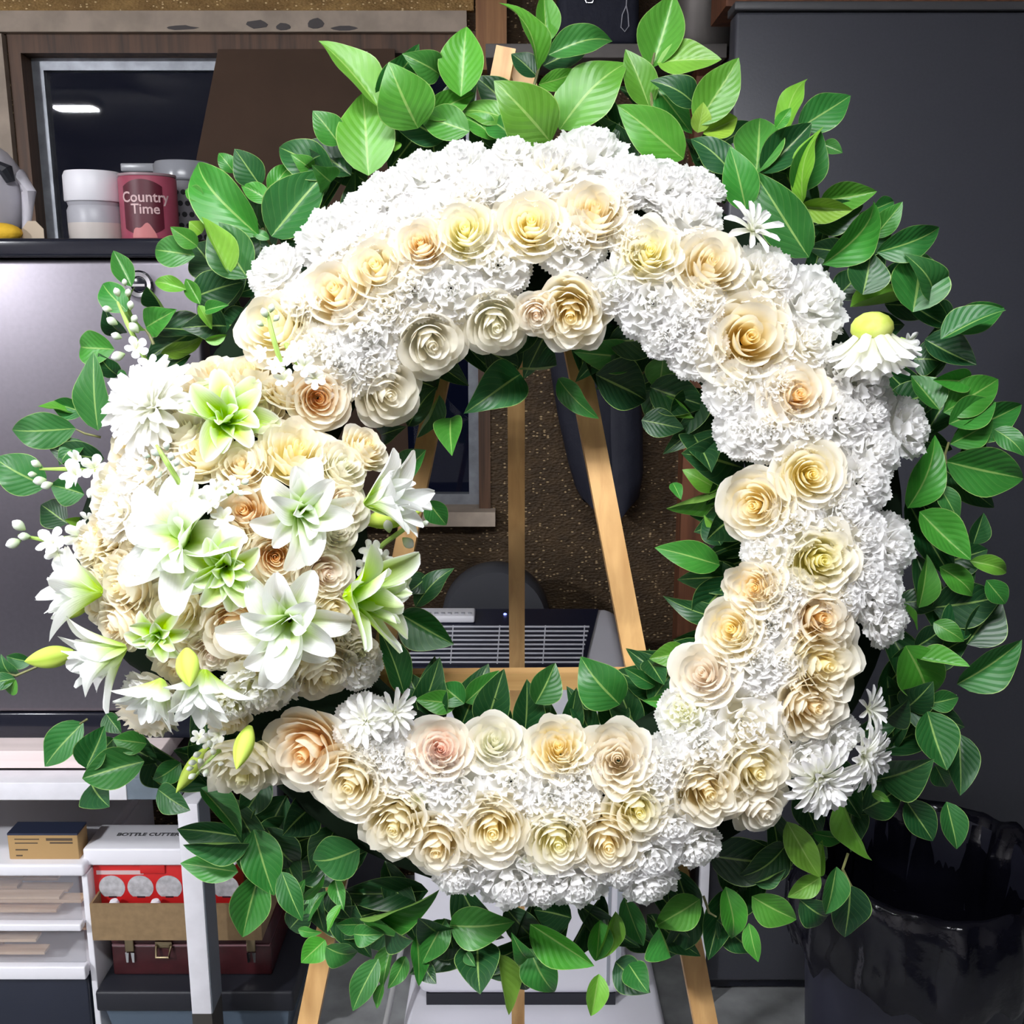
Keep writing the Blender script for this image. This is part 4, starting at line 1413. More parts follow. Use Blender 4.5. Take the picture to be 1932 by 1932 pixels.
def leaf_mass(name, specs, col):
    """the dark leaves packed behind the flowers: [(base px, base py, tip px, tip py, width px)] joined"""
    V_, F_, UV_ = [], [], []
    for (bx, by, tx, ty, wpx) in specs:
        me = LEAVES[rnd.randrange(len(LEAVES))]
        n_ = len(me.vertices)
        co = np.empty(n_ * 3)
        me.vertices.foreach_get('co', co)
        co = co.reshape(-1, 3)
        z0 = rnd.uniform(-0.040, -0.024)
        a, b = L3(bx, by, z0), L3(tx, ty, z0 + rnd.uniform(-0.012, 0.014))
        y = b - a
        ln = y.length
        y.normalize()
        n = Vector((rnd.uniform(-.35, .35), rnd.uniform(-.35, .35), 1))
        x = y.cross(n).normalized()
        n = x.cross(y)
        w_ = wpx * (D - z0) * KP
        P_ = np.array(a) + co[:, :1] * w_ * np.array(x) + co[:, 1:2] * ln * np.array(y) + co[:, 2:] * ln * .9 * np.array(n)
        base = sum(len(q) for q in V_)
        V_.append(P_)
        F_ += [[i + base for i in p.vertices] for p in me.polygons]
        uv = np.empty(len(me.loops) * 2)
        me.uv_layers[0].data.foreach_get('uv', uv)
        UV_.append(uv)
    me = bpy.data.meshes.new(name)
    me.from_pydata(np.concatenate(V_).tolist(), [], F_)
    me.polygons.foreach_set('use_smooth', np.ones(len(me.polygons), dtype=bool))
    ul = me.uv_layers.new(name='UVMap')
    ul.data.foreach_set('uv', np.concatenate(UV_).astype(np.float32))
    me.update()
    o = link(name, me, M_LEAF, wreath)
    o.color = (*col, 1)
    o['kind'] = 'stuff'
    return o


def twig(pts, r=0.0016):
    MB().tube([L3(*p) for p in pts], [r] * (len(pts) - 1) + [r * 0.6], 6).build('twig', M_TWIG, wreath)


# foam ring under the flowers
n1, n2 = 64, 14
g1 = np.linspace(0, 2 * math.pi, n1, endpoint=False)
g2 = np.linspace(0, 2 * math.pi, n2, endpoint=False)
fx = (CX - 966) * D * KP
fy = (966 - CY) * D * KP
fr_, ft_ = RC * D * KP, 0.070
V = np.empty((n1, n2 + 1, 3))
for a_ in range(n2 + 1):
    g = g2[a_ % n2]
    V[:, a_, 0] = fx + (fr_ + ft_ * math.cos(g)) * np.cos(g1)
    V[:, a_, 1] = fy + (fr_ + ft_ * math.cos(g)) * np.sin(g1)
    V[:, a_, 2] = 0.020 * math.sin(g) + 0.005
link('foam_ring', sheet('foam_ring', V, close=True), M_FOAM, wreath)
# a mound of foam under the lily cluster
gv = np.linspace(0, 2 * math.pi, 28, endpoint=False)[:, None]
vv = np.linspace(0, 1, 8)[None, :]
rr = np.cos(vv * math.pi / 2) * 0.135
mx_ = L3(DX, DY, 0.0)
V = np.stack([mx_.x + rr * np.cos(gv), mx_.y + rr * np.sin(gv), 0.01 + 0.085 * np.sin(vv * math.pi / 2) + 0 * gv], -1)
link('foam_mound', sheet('foam_mound', V, close=True), M_FOAM, wreath)

# ------- carnations: x y r tint (photo pixels)
for row in """505 495 52 w;610 428 64 w;672 385 44 w;722 345 50 w;790 312 62 w;868 292 60 w;925 330 56 w;1040 300 70 c;1122 262 66 w;1208 318 60 w;
1262 330 64 w;1322 332 42 w;1312 392 58 w;880 352 44 c;965 270 34 w;1080 450 62 w;940 498 58 w;852 545 58 w;780 542 56 w;732 585 44 c;690 632 62 w;640 690 62 w;700 690 52 w;
590 655 44 c;1160 545 46 w;1232 575 66 w;1290 612 54 w;1312 662 54 w;1322 570 46 c;1458 510 62 c;1546 556 76 w;1530 640 50 c;1645 712 72 w;1385 742 54 w;
1400 812 54 w;1452 812 58 w;1530 805 44 w;1598 782 60 w;1655 775 46 w;1735 800 54 w;1665 850 56 w;1640 910 60 w;1598 960 48 w;1498 985 52 w;1442 1038 44 w;1636 1010 54 w;
1695 1035 60 w;1640 1080 54 w;1672 1120 58 w;1690 1175 48 w;1470 1130 44 w;1455 1180 48 w;1430 1245 60 w;1480 1250 44 w;1410 1372 76 c;1290 1345 48 y;1330 1412 58 w;1262 1440 50 w;
1240 1470 44 w;866 1500 62 w;965 1475 54 w;1040 1508 54 w;1090 1470 46 w;1095 1520 40 c;762 1440 62 w;690 1370 54 w;712 1420 44 w;820 1465 40 w;862 1662 50 w;965 1682 66 w;1022 1690 48 w;1092 1680 60 w;
1235 1628 60 w;1232 1682 52 w;1322 1612 44 w;1270 1565 46 w;1175 1655 36 w;1345 345 30 w;772 392 42 w;838 372 44 w;690 425 42 w;1000 345 46 w;1600 1400 40 w;560 560 36 w;1190 440 40 c;1175 350 40 w;640 460 36 w;1480 720 34 w;1250 640 40 w;1600 1130 40 w;1500 1110 34 w;1530 1440 40 w""".replace('\n', '').split(';'):
    x, y, r, t = row.split()
    carnation(float(x), float(y), float(r), t, label={'c': 'cream-centred white carnation', 'y': 'yellowish carnation at the lower inner rim'}.get(t))
carnation(248, 872, 56, 'c', cl=True)
carnation(205, 960, 52, 'c', cl=True)
carnation(495, 1315, 66, 'y', cl=True, label='olive green ruffled carnation in the shade of the lilies')
carnation(430, 1345, 40, 'y', cl=True)
carnation(270, 1330, 50, 'c', cl=True)
carnation(690, 1255, 44, 'c', tilt=40, az=0)

# ------- roses: x y r form tint [tilt azimuth]
for row in """705 495 72 t c;790 452 52 o a;876 425 64 o y;1002 412 68 o y;1125 386 72 o c;1228 468 64 f y;1348 488 72 o c;626 540 76 t c;500 602 74 o c;
818 655 70 t w;938 620 64 t w;1012 598 40 t w;1076 600 72 f y;738 748 68 t w;602 752 60 o a;1420 632 92 t a;1512 742 70 t a;1535 895 68 o y;1418 955 70 o y;1558 1058 82 f y;
1420 1108 58 f c;1558 1168 70 t a;1375 1185 62 o y;1322 1268 64 t w;1566 1258 82 f c;1545 1340 68 f c;1436 1462 74 o y;1342 1502 76 f c;1448 1538 58 t w;
832 1412 60 o b;936 1392 58 t w;1055 1405 62 f y;1166 1432 72 f b;566 1432 78 t a;655 1490 74 o c;740 1568 70 f c;822 1612 66 t c;930 1576 72 o c;1055 1598 64 o y;1150 1602 72 o c;1208 1536 64 t y""".replace('\n', '').split(';'):
    x, y, r, v, t = row.split()
    rose(float(x), float(y), float(r), v, t, label=None if t == 'c' else {'t': 'high-centred', 'f': 'ruffled', 'o': 'open'}[v] + ' ' + TWORD[t] + ' rose')
for row in """565 838 74 f y;372 838 62 o c;452 868 50 o c;456 960 62 o a;520 1052 60 o a;622 1085 58 o w;215 1110 62 o c;322 1158 66 t c;440 1198 64 o a;636 1158 44 t c;
620 1285 62 o c;470 690 66 o c;396 690 66 o c;330 800 46 o w;655 945 52 o w;590 1010 40 o c;205 1190 50 o c;640 1000 40 o w;655 870 46 o w;430 1015 40 o c;545 720 44 o c;700 835 44 o y""".replace('\n', '').split(';'):
    x, y, r, v, t = row.split()
    rose(float(x), float(y), float(r), v, t, cl=True, dz=-0.008, label=None if t == 'c' else {'t': 'high-centred', 'f': 'ruffled', 'o': 'open'}[v] + ' ' + TWORD[t] + ' rose among the lilies')
for x_, y_, r_ in ((232, 830, 66), (190, 915, 58), (180, 1000, 54), (190, 1075, 50), (345, 740, 44), (262, 905, 50), (500, 1000, 40), (560, 1110, 40), (250, 1170, 46), (170, 1150, 44), (560, 1260, 44), (330, 1270, 60), (400, 1150, 44), (492, 772, 46), (243, 1022, 44), (397, 1241, 46), (520, 1000, 36), (470, 1120, 40), (350, 1085, 40), (660, 1205, 36), (480, 1270, 44), (150, 1030, 40), (160, 1110, 40)):
    rose(x_, y_, r_, rnd.choice('oft'), rnd.choice('ccw'), cl=True, dz=-0.022)
rose(455, 1475, 76, 'f', 'y', tilt=48, az=-85, dz=0.01, label='pale yellow rose facing down under a green bud')
rose(265, 1380, 54, 'o', 'c', cl=True, tilt=70, az=-110, dz=-0.02)
rose(425, 1375, 40, 'o', 'c', cl=True, tilt=55, az=-90, dz=-0.01)
rose(685, 1235, 34, 'f', 'g', tilt=35, az=-40, label='small beige green rose at the inner rim')

# ------- lilies: x y r kind tilt azimuth green
lily(425, 775, 96, 'o', 25, 60, 1.0, dz=0.012, label='lime green lily facing up')
lily(580, 972, 100, 'o', 25, -20, .55, dz=0.014, label='open white lily with a green throat')
lily(700, 945, 128, 's', 72, 18, .5, dz=0.02, label='half-open white lily reaching over the ring hole')
lily(665, 1125, 150, 's', 74, -8, .8, dz=0.03, label='pale green half-open lily pointing into the ring hole')
lily(310, 1010, 138, 'o', 22, 150, .35, dz=0.014, label='broad white lily')
lily(420, 1082, 84, 'o', 18, -70, .9, dz=0.016, label='lime green lily beside apricot roses')
lily(180, 1118, 120, 's', 74, 172, .6, dz=0.0, label='half-open white lily pointing outwards')
lily(225, 1225, 122, 's', 66, -155, .25, dz=0.01, label='white lily drooping outwards')
lily(292, 1208, 58, 'o', 22, -80, .9, dz=0.012, label='small lime green lily')
lily(545, 1195, 118, 'o', 20, -60, .45, dz=0.02, label='largest open white lily with a green throat')
lily(385, 1275, 110, 's', 62, -88, .5, dz=0.02, label='white lily hanging down over the rim')
lily(300, 1290, 96, 's', 60, -112, .25, dz=0.012, label='white lily with folded petals at the lower rim')

# ------- lily buds: tail, tip, heights
lily_bud(690, 985, 795, 965, .075, .085, .9, 'yellow green lily bud lying across the inner rim')
lily_bud(170, 1138, 102, 1166, .055, .06, 1.0, 'plump lime bud at the outer rim')
lily_bud(140, 1232, 46, 1248, .04, .03, .95, 'long pale green bud pointing outwards')
lily_bud(352, 1225, 358, 1296, .155, .175, 1.3, 'short lime bud seen end on')
lily_bud(472, 1370, 446, 1452, .115, .135, 1.05, 'fat lime bud over the yellow rose')
lily_bud(392, 1410, 332, 1496, .05, .055, .75, 'slim lime bud at the lower rim')

# ------- chrysanthemums
mum(290, 770, 92, cl=True, tilt=30, az=140, label='large white chrysanthemum at the edge of the lilies')
mum(1628, 1425, 62, tilt=48, az=-15, label='white chrysanthemum facing outwards')
mum(1545, 1468, 70, tilt=25, az=-50, label='full white chrysanthemum')
mum(1420, 432, 56, tilt=30, az=50, layers=((9, 8, 1.0), (7, 35, .8), (5, 65, .5)), label='small white chrysanthemum with loose petals')
mum(1645, 606, 98, tilt=108, az=-82, layers=((20, 34, 1.05), (18, 48, 1.1), (14, 62, 1.05), (8, 25, .95)), calyx=True, dz=0.03, tint=(0.72, 0.76, 0.30), label='white chrysanthemum turned down showing its green back')
mum(742, 1345, 46, tilt=35, az=20, layers=((12, 8, 1.0), (9, 35, .85), (6, 60, .6)))
mum(1640, 1338, 46, tilt=40, az=10, layers=((10, 8, 1.0), (7, 35, .8)), dz=-0.02, label='small chrysanthemum in the shade of a rose')
mum(1160, 520, 34, tilt=15, az=-60, layers=((9, 12, 1.0), (7, 40, .8), (4, 70, .5)))
mum(690, 1360, 48, tilt=15, az=120, layers=((12, 12, 1.0), (9, 40, .8), (6, 66, .55)))
mum(500, 660, 40, cl=True, tilt=25, az=80, layers=((9, 12, 1.0), (6, 45, .8)))

# ------- stock sprays
stock([(285, 700, .06), (262, 655, .055), (240, 610, .05), (222, 570, .045)], [(258, 655, .065, 22), (280, 690, .07, 24)],
      [(230, 638, .055, 10, 160), (236, 668, .058, 13, 200), (222, 612, .052, 11, 150), (246, 585, .05, 9, 80), (225, 560, .048, 9, 110), (212, 585, .05, 9, 170), (240, 560, .048, 8, 70), (262, 628, .058, 12, 130), (236, 540, .046, 7, 90), (250, 610, .05, 9, 60)], label='budding white stock beside the outer leaves')
stock([(250, 900, .08), (190, 890, .06), (130, 885, .05), (75, 885, .045)], [(135, 895, .06, 28), (178, 882, .062, 26), (205, 905, .07, 28), (225, 880, .07, 26), (140, 868, .055, 20)],
      [(88, 905, .05, 12, 190), (78, 880, .048, 10, 150), (100, 912, .05, 11, 200), (70, 895, .045, 8, 180), (178, 918, .06, 12, 250)], label='white stock spray reaching out past the rim')
stock([(230, 1010, .07), (150, 1012, .055), (90, 1020, .045), (35, 1010, .04)], [(95, 1020, .055, 30), (150, 1012, .06, 30), (105, 1045, .055, 24), (190, 1000, .065, 26), (165, 985, .055, 22)],
      [(48, 1000, .045, 14, 140), (40, 1020, .045, 14, 200), (58, 1012, .046, 11, 180)], label='white stock spray with green buds at its tip')
stock([(535, 700, .12), (522, 660, .128), (512, 625, .13), (505, 590, .125)], [(520, 690, .13, 20), (545, 672, .125, 22), (490, 668, .12, 18), (535, 712, .125, 20)],
      [(503, 600, .13, 10, 110), (510, 590, .13, 9, 70), (498, 615, .13, 8, 150), (516, 606, .13, 8, 40)], label='thick pale green stock stem over a cream rose')
stock([(360, 960, .12), (335, 905, .14), (310, 865, .145), (295, 840, .14)], [(360, 930, .145, 22), (345, 950, .14, 20), (385, 945, .14, 22)],
      [(300, 860, .15, 9, 140), (290, 880, .15, 9, 190), (315, 850, .15, 9, 90), (330, 880, .15, 9, 60), (305, 890, .15, 8, 230), (322, 870, .152, 9, 80), (345, 895, .15, 8, 30), (284, 862, .148, 8, 160)], (0.42, 0.54, 0.36), label='grey green stock buds among the lilies')
stock([(690, 1060, .08), (725, 1025, .085), (760, 1000, .08), (785, 975, .07)], [(700, 1040, .09, 24), (690, 1070, .085, 22), (722, 1055, .085, 20), (712, 1075, .08, 18)],
      [(735, 1005, .09, 13, 100), (760, 1015, .085, 14, 320), (775, 985, .08, 10, 60), (785, 968, .075, 9, 90), (795, 990, .072, 8, 20), (750, 985, .085, 10, 120)], (0.36, 0.54, 0.12), label='green stock tip at the inner rim')
stock([(450, 1395, .075), (420, 1410, .085), (395, 1435, .085), (372, 1460, .08)], [(410, 1385, .085, 20), (395, 1398, .08, 18), (375, 1390, .075, 16)],
      [(380, 1420, .09, 8, 200), (372, 1438, .09, 8, 180), (392, 1450, .09, 8, 250), (370, 1460, .088, 8, 210), (385, 1440, .092, 7, 140), (402, 1425, .092, 8, 80), (366, 1448, .088, 7, 190), (398, 1410, .09, 8, 100), (410, 1440, .09, 7, 0)], (0.55, 0.66, 0.40), label='tiny white and green stock buds at the lower rim')
stock([(400, 920, .13), (425, 935, .14), (450, 920, .14)], [(405, 925, .15, 22), (395, 950, .15, 24), (420, 975, .145, 22), (438, 915, .148, 18)], [(455, 912, .148, 9, 20), (448, 926, .148, 8, 330)])
stock([(1000, 1650, .05), (1010, 1640, .07)], [(1012, 1636, .08, 24), (990, 1628, .08, 18), (1030, 1645, .075, 18)], [])
stock([(800, 1520, .05), (792, 1505, .08)], [(790, 1508, .088, 22), (800, 1490, .088, 18)], [(818, 1528, .08, 10, 60)])
stock([(1700, 640, .03), (1720, 645, .04)], [(1720, 645, .045, 20)], [])
stock([(540, 650, .11), (560, 690, .125)], [(575, 690, .125, 22), (560, 660, .12, 20), (595, 715, .12, 20)], [])

# ------- leaves: crop frames of the photo (origin x, y, scale), then base x y, tip x y, width, tone
FR = {'A': (600, 0, 2.415), 'B': (1300, 0, 3.057), 'D': (1300, 800, 3.057), 'E': (1300, 1300, 3.057), 'F': (540, 1500, 2.415), 'G': (300, 1300, 3.45),
      'H': (0, 1350, 3.019), 'I': (0, 560, 4.025), 'J': (0, 430, 3.019), 'K': (0, 0, 3.019), 'M': (640, 600, 2.542), 'C': (0, 0, 1)}
LEAF_ROWS = """A 230 800 200 425 240 2.1;A 275 490 15 165 150 2.3;A 265 440 470 205 100 .8;A 345 500 325 370 85 1.3;A 455 585 320 290 240 1.9;A 555 340 400 245 130 1.2;A 650 440 680 112 190 2;A 690 600 462 535 150 1.4;A 870 545 640 495 120 1.9;A 805 635 650 520 110 1.5;A 480 530 720 425 110 1.7;A 570 640 300 500 170 .3;A 1060 650 812 372 250 2.1;A 1100 590 1400 262 240 2;A 1000 320 862 -15 130 1.9;A 1040 195 1030 -45 105 1.8;A 1050 250 1352 165 130 1.2;A 1005 385 1200 320 55 2;A 1000 350 880 245 100 .2;A 1025 300 1250 200 150 .2;A 1520 310 1625 -25 190 2;A 1510 490 1400 225 140 1.9;A 1545 285 1840 270 150 2.2;A 1515 370 1705 610 130 1.1;A 1720 480 1530 355 130 .5;A 1725 570 1917 262 170 2;A 1755 610 1912 540 110 2.6;A 1730 605 1755 465 85 2.8;A 1665 725 1362 478 190 1.8;A 100 660 -25 505 130 1.2;A 150 800 -65 635 170 .3;A 350 690 340 640 60 2.2;A 900 640 780 540 130 1;A 60 830 -10 770 120 1.2
B 385 1005 420 662 260 1.4;B 250 1000 15 785 190 .5;B 330 1215 235 845 190 1.3;B 690 1485 368 985 220 .9;B 415 1000 712 712 190 .5;B 610 1105 765 755 190 .8;B 655 1175 735 720 45 2.3;B 630 745 932 550 190 1;B 550 775 662 428 80 2.3;B 770 830 885 882 80 1.2;B 500 740 590 620 70 1.5;B 755 1160 1085 1108 150 1.8;B 635 1190 945 1215 100 2.5;B 720 1300 1010 1190 180 .2;B 770 1525 1125 1155 200 1.3;B 1065 1370 1232 1162 120 1.2;B 1060 1210 1190 1160 90 1;B 1080 1455 1472 1320 160 .9;B 1000 1700 1062 1450 220 .6;B 1290 1800 1355 1438 300 1;B 930 1772 1328 1705 75 2.4;B 1250 1735 1510 1895 130 .3;B 1480 1895 1832 1775 160 1;B 900 1460 680 1420 120 0
C 1775 640 1898 580 40 .8;C 1745 640 1842 690 62 .2;C 1772 773 1720 708 62 1.2;C 1780 778 1890 712 66 1.3;C 1800 820 1935 765 62 1;C 1790 800 1880 760 60 1.2;C 1830 720 1760 716 40 1.4;C 1800 600 1740 590 50 .4;C 1650 560 1740 500 60 .2;C 1600 470 1690 420 60 .2;C 1760 560 1720 480 60 .8
D 1260 485 1450 72 190 1.5;D 1480 215 1945 330 260 1.2;D 1505 115 1770 -20 150 1.3;D 1760 30 1945 175 130 1.1;D 1330 505 1622 788 200 1.6;D 1440 355 1558 560 115 1;D 1640 690 1702 512 110 .5;D 1620 790 1855 855 100 2.1;D 1325 1060 1388 755 130 1.7;D 1445 825 1658 990 140 1.6;D 1715 900 1828 1045 120 1;D 1400 1060 1810 990 250 .2;D 1600 1270 1800 1010 220 .2;D 1450 1200 1650 1060 200 .3;D 1410 1145 1592 1252 110 1.5;D 1240 1040 1318 1192 50 1.8;D 1250 1278 1395 1618 270 1.7;D 1308 1350 1622 1402 100 1.8;D 1545 1500 1940 1260 220 .9;D 1375 1615 1562 1580 115 .7;D 1300 1290 1480 1180 160 .1;D 1250 1640 1400 1500 180 .1
E 1240 105 1600 225 180 .1;E 1375 130 1482 470 220 .7;E 1560 260 1565 615 170 .2;E 1090 520 1410 430 250 .4;E 1420 440 1490 565 115 .6;E 1055 595 1160 650 50 2;E 1250 640 1410 885 170 .3;E 1485 650 1548 930 145 .8;E 880 640 1035 1005 70 2.3;E 710 830 905 870 85 1;E 565 765 755 1085 145 2.2;E 760 1080 765 875 50 2.3;E 760 1085 568 1202 115 2.2;E 850 1025 790 1310 150 1;E 930 1130 900 1432 220 .2;E 640 1215 820 1335 180 .1;E 362 1195 622 1345 180 1.7;E 210 1140 262 1458 150 1.5;E 160 1330 385 1520 150 .3;E 345 1350 400 1575 80 1.4;E 110 960 560 1000 250 .1;E 380 1120 560 1040 75 .6;E 560 900 300 1100 200 .1;E 1000 700 1230 560 200 .1;E 1130 180 1270 60 150 .1
F 1885 475 1680 600 150 1.7;F 1700 605 1752 745 170 1.1;F 1540 465 1628 688 100 1;F 1500 530 1418 765 85 2.4;F 1430 570 1410 765 110 1.5;F 1112 588 1402 782 150 1.5;F 1190 640 1340 765 110 .2;F 1110 700 1218 915 155 1;F 1100 745 1035 650 80 1;F 745 592 1032 592 170 1.3;F 725 565 618 772 125 1.1;F 870 665 885 908 185 .1;F 965 725 1012 1005 85 2.3;F 1060 760 1092 900 110 .1;F 820 718 862 782 48 1;F 1425 815 1388 1012 95 2.3;F 1500 760 1660 900 150 .3;F 1560 770 1652 902 115 .7;F 592 640 605 872 60 1.2;F 620 770 685 860 75 .1;F 485 680 430 882 70 1.3;F 545 735 468 885 75 1.2;F 420 745 303 985 110 1;F 442 860 413 975 45 1.3;F 335 562 702 460 120 1.3;F 180 690 328 732 130 1.1;F 178 660 68 765 110 1.6;F 335 590 228 590 75 1;F 308 632 432 640 90 1;F 335 245 112 312 195 .9;F 222 385 258 525 70 1.2;F 250 500 188 625 40 1.6;F 720 640 600 560 150 .1;F 1300 560 1130 520 150 .1;F 450 560 560 680 160 .1;F 760 700 720 560 140 .1
G 275 645 540 955 105 .9;G 560 965 118 905 220 .3;G 590 1005 155 1010 170 .8;G 515 1190 138 1135 150 1.2;G 615 915 752 1345 240 1;G 655 1195 538 1615 235 1.2;G 800 1190 935 1510 150 .8;G 920 1370 1088 1218 70 1.4;G 900 1345 950 1238 65 1.2;G 965 1515 1082 1308 85 1.1;G 905 1565 1055 1590 65 1.4;G 700 900 900 1180 260 0;G 1000 760 800 950 240 0;G 1150 900 1000 1200 220 0;G 850 1560 1000 1400 160 .1;G 1100 1300 1250 1500 160 0
H 475 40 255 292 185 .9;H 822 262 455 352 210 .9;H 490 300 600 60 170 .7;H 520 390 625 520 190 .4;H 835 160 640 130 125 1.3;H 605 -10 690 105 100 .7;H 650 130 560 225 105 .4;H 1030 270 868 372 125 .9;H 900 420 1085 540 150 .7;H 670 130 900 270 170 0;H 850 230 1000 420 180 .1
I 575 1000 58 1022 255 1;I 350 1440 -60 1225 290 1;I 745 1015 708 418 260 1;I 640 880 385 800 150 .9;I 570 882 285 832 55 1.9;I 870 400 568 372 240 1.4;I 905 605 740 440 150 .4;I 790 1230 350 1150 200 .1;I 640 1105 430 1265 160 .9;I 640 1500 385 1425 210 .8;I 510 1720 310 1580 210 .1;I 640 1735 490 1690 80 2.6;I 1105 258 968 -65 85 2.3;I 1112 228 1335 100 140 1.4;I 1222 425 1560 315 75 2.5;I 1560 330 1735 290 55 2.3;I 1140 240 1720 300 200 0;I 900 560 980 640 60 1
J 750 335 648 128 110 1.2;J 725 475 568 308 150 1.1;J 1110 160 860 116 160 1.3;J 1305 262 1150 -65 100 2.6;J 1410 285 1195 -40 250 .9;J 1125 105 972 -8 100 1.7;J 1150 30 1080 -40 90 2.4;J 1260 280 1105 90 220 .1;J 1060 350 868 298 85 2.1;J 1140 435 1060 288 80 1.7;J 1130 440 1207 578 55 2.4;J 1170 470 1295 440 75 1.2;J 832 568 995 470 150 1.4;J 1090 400 1390 300 200 .2;J 935 455 840 335 130 .5;J 1290 560 1050 560 180 0;J 700 600 590 470 120 .4
K 1475 1345 1078 905 275 1.3;K 1485 1060 1335 848 165 .6;K 1335 985 1245 865 90 1.2;K 1540 1145 1372 1055 105 1.5;K 1545 1345 1868 972 280 .7;K 1540 1115 1668 928 110 1.4;K 1900 1005 1572 818 200 .6;K 1780 975 1665 880 95 1.5;K 1485 1300 1370 1100 150 .1;K 1165 1140 1058 1080 85 1.7;K 1535 1362 1420 1312 55 1.2;K 1700 1000 1800 880 160 .1
M 870 270 622 435 200 .6;M 480 368 370 575 60 .8;M 535 480 532 648 125 1.5;M 1430 195 1128 158 150 1.2;M 1555 185 1530 350 145 1.6;M 1290 110 1600 110 170 .1;M 1050 290 1232 485 85 1.1;M 1555 375 1700 482 55 2.1;M 1230 270 1480 400 240 0;M 1450 490 1655 530 130 .4;M 1490 330 1760 430 180 .2;M 1815 822 1648 728 95 2.3;M 1890 805 1568 912 75 1.8;M 1600 790 1640 872 55 1.1;M 1940 720 1640 650 240 .2;M 1825 1185 1512 1102 135 1.2;M 1830 1090 1750 955 120 .3;M 1845 1035 1748 948 35 2.2;M 1880 1250 1690 1460 190 .2;M 1745 1545 1822 1358 65 2.2;M 1668 1605 1488 1630 110 2;M 1515 1765 1365 1678 75 .7;M 1490 1845 1625 1650 120 .7;M 940 1850 1045 1658 150 .8;M 1345 1855 1158 1632 215 .9;M 1650 1790 1488 1845 130 1.4;M 605 1845 768 1690 105 1.2;M 310 1800 190 1490 110 .4;M 295 1420 548 1570 185 .7;M 365 1385 540 1190 105 .3;M 425 878 512 998 105 .9;M 320 720 418 635 120 1.1;M 600 1850 490 1750 120 .9;M 565 1850 365 1830 105 1.4;M 330 520 462 325 115 .1;M 200 560 300 530 90 .1;M 1480 1640 1560 1760 110 .2;M 930 250 1040 230 160 0;M 1700 560 1780 720 180 .1;M 1900 950 1760 1060 170 .1;M 1640 1720 1720 1600 130 .2;M 400 1850 330 1700 120 .2;M 1250 1840 1160 1790 110 .3;M 420 1240 330 1320 100 .1;M 700 150 860 240 150 0;M 330 290 480 340 130 0"""
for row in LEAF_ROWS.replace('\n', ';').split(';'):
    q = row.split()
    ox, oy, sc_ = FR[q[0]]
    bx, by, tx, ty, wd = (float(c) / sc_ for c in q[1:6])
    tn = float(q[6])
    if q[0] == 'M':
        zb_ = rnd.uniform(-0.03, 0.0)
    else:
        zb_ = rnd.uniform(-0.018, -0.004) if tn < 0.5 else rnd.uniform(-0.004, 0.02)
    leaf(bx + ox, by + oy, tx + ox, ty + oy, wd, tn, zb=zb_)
# dark backing leaves packed close to the foam, too many and too hidden to pick apart
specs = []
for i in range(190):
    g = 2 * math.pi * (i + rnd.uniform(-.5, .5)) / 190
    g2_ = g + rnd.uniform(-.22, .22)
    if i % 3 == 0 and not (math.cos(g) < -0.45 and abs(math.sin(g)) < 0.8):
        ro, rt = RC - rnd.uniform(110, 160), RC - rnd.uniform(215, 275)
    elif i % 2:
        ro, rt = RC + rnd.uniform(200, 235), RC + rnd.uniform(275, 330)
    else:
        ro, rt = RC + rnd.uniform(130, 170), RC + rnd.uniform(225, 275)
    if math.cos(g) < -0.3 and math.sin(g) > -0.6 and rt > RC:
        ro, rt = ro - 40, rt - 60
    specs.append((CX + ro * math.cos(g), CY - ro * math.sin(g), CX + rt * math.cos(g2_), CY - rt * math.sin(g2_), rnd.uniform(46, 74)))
leaf_mass('backing_foliage', specs, (0.012, 0.070, 0.018))
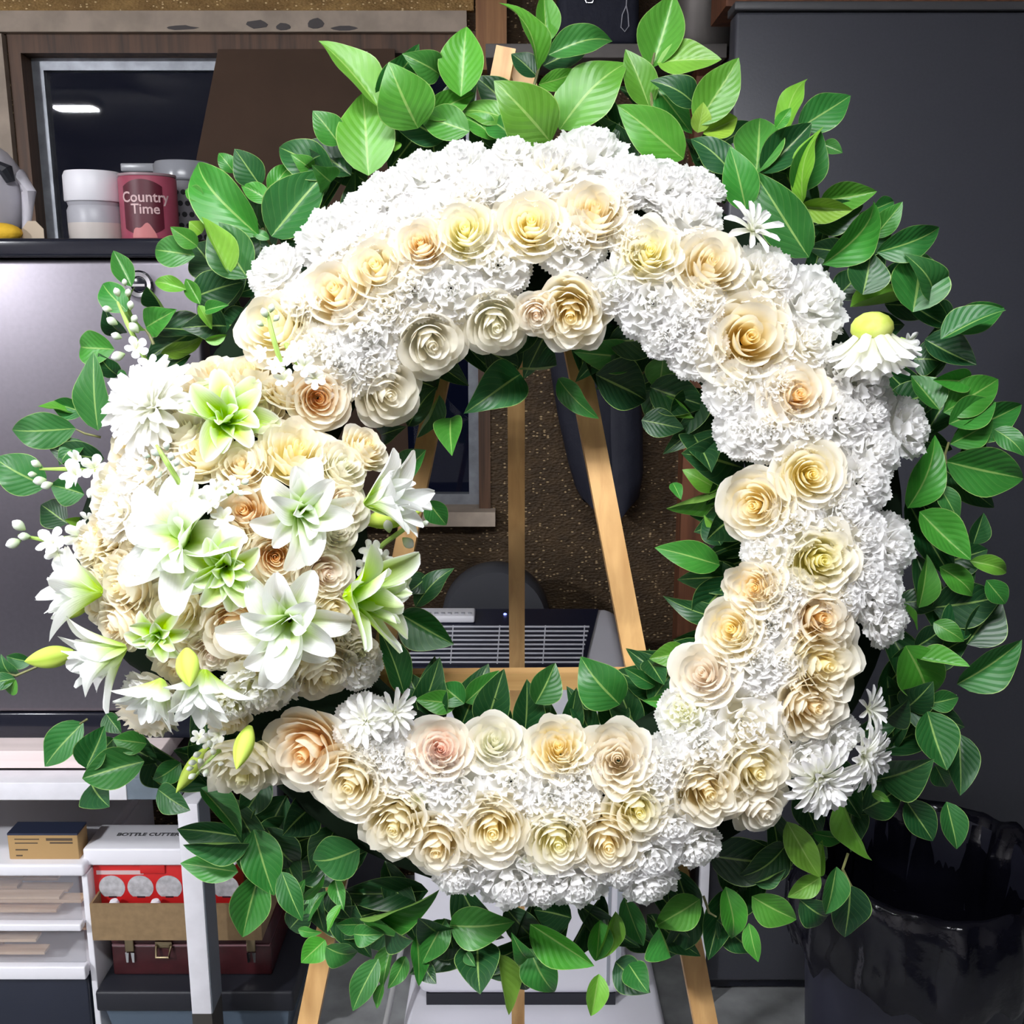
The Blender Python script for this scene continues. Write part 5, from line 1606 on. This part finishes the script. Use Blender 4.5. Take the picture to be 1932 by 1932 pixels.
# twigs that show between the leaves
twig([(1000, 190, 0), (1014, 140, .003), (1024, 105, .005), (1030, 85, .006)])
twig([(1245, 260, 0), (1230, 195, .004), (1225, 140, .006), (1235, 100, .006)])
twig([(1600, 1610, .0), (1590, 1640, .006), (1607, 1672, .008)], .0013)
twig([(1327, 1690, 0), (1338, 1722, .006), (1352, 1730, .008)], .0013)
twig([(190, 825, .0), (160, 818, .008), (143, 810, .01)], .0012)
twig([(290, 650, .02), (282, 632, .02), (273, 620, .02)], .0014)
twig([(165, 1357, .0), (150, 1366, .006)], .0013)
twig([(70, 1258, .01), (30, 1275, .015), (8, 1270, .015)], .0013)
for q in ((30, 1278, 0, 1240, 40, .8), (28, 1280, -25, 1290, 30, .7), (60, 1250, 10, 1238, 28, .6), (30, 1282, 18, 1312, 26, 1.8)):
    leaf(*q)
twig([(494, 430, 0), (505, 452, -.004), (515, 470, -.008)], .0016)
twig([(1785, 775, .0), (1792, 765, .006), (1805, 752, .01)], .0012)
twig([(1790, 835, .0), (1783, 858, .006), (1786, 875, .01)], .0012)


# ================================================================== THE EASEL
M_PINE = wood('pine', (0.62, 0.37, 0.15), (0.44, 0.24, 0.085), 'Z', 0.5)
WM = Matrix.Translation(WC) @ Euler((math.pi / 2 - PITCH, 0, 0)).to_matrix().to_4x4()
def Wd(px, py, z):
    return WM @ L3(px, py, z)
def to_floor(p0, p1):
    t = p0.z / (p0.z - p1.z)
    return p0 + (p1 - p0) * t
easel = tag(empty('easel', (0.02, 1.0, 0)), 'tall three-legged pine easel holding up the wreath', 'easel')
o_ = Vector((0.02, 1.0, 0))
a0 = Wd(982, 120, -0.085)
b0 = Wd(1202, 1262, -0.085)
lg = MB().bar(a0 - o_, to_floor(a0, b0) - o_, 0.0235, 0.018).build('leg', M_PINE, easel)
a1 = Wd(955, 96, -0.066)
b1 = Wd(596, 1860, -0.066)
MB().bar(a1 - o_, to_floor(a1, b1) - o_, 0.0200, 0.018).build('leg', M_PINE, easel)
a2 = Wd(972, 175, -0.11)
foot = Vector((P(979, 1900, 1.50).x, 1.52, 0))
MB().bar(a2 - o_, foot - o_, 0.0205, 0.016).build('leg', M_PINE, easel)
c0, c1 = Wd(686, 1283, -0.066), Wd(1228, 1279, -0.066)
MB().bar(c0 - o_, c1 - o_, 0.018, 0.016, side=Vector((0, 0, 1))).build('crossbar', wood('pine_crossbar', (0.62, 0.37, 0.15), (0.44, 0.24, 0.085), 'X', 0.5), easel)
h0 = Wd(972, 178, -0.098)
MB().tube([h0 - o_ + Vector((-0.03, 0, 0)), h0 - o_ + Vector((0.03, 0, 0))], 0.004, 8).build('hinge_bolt', M_ALU, easel)
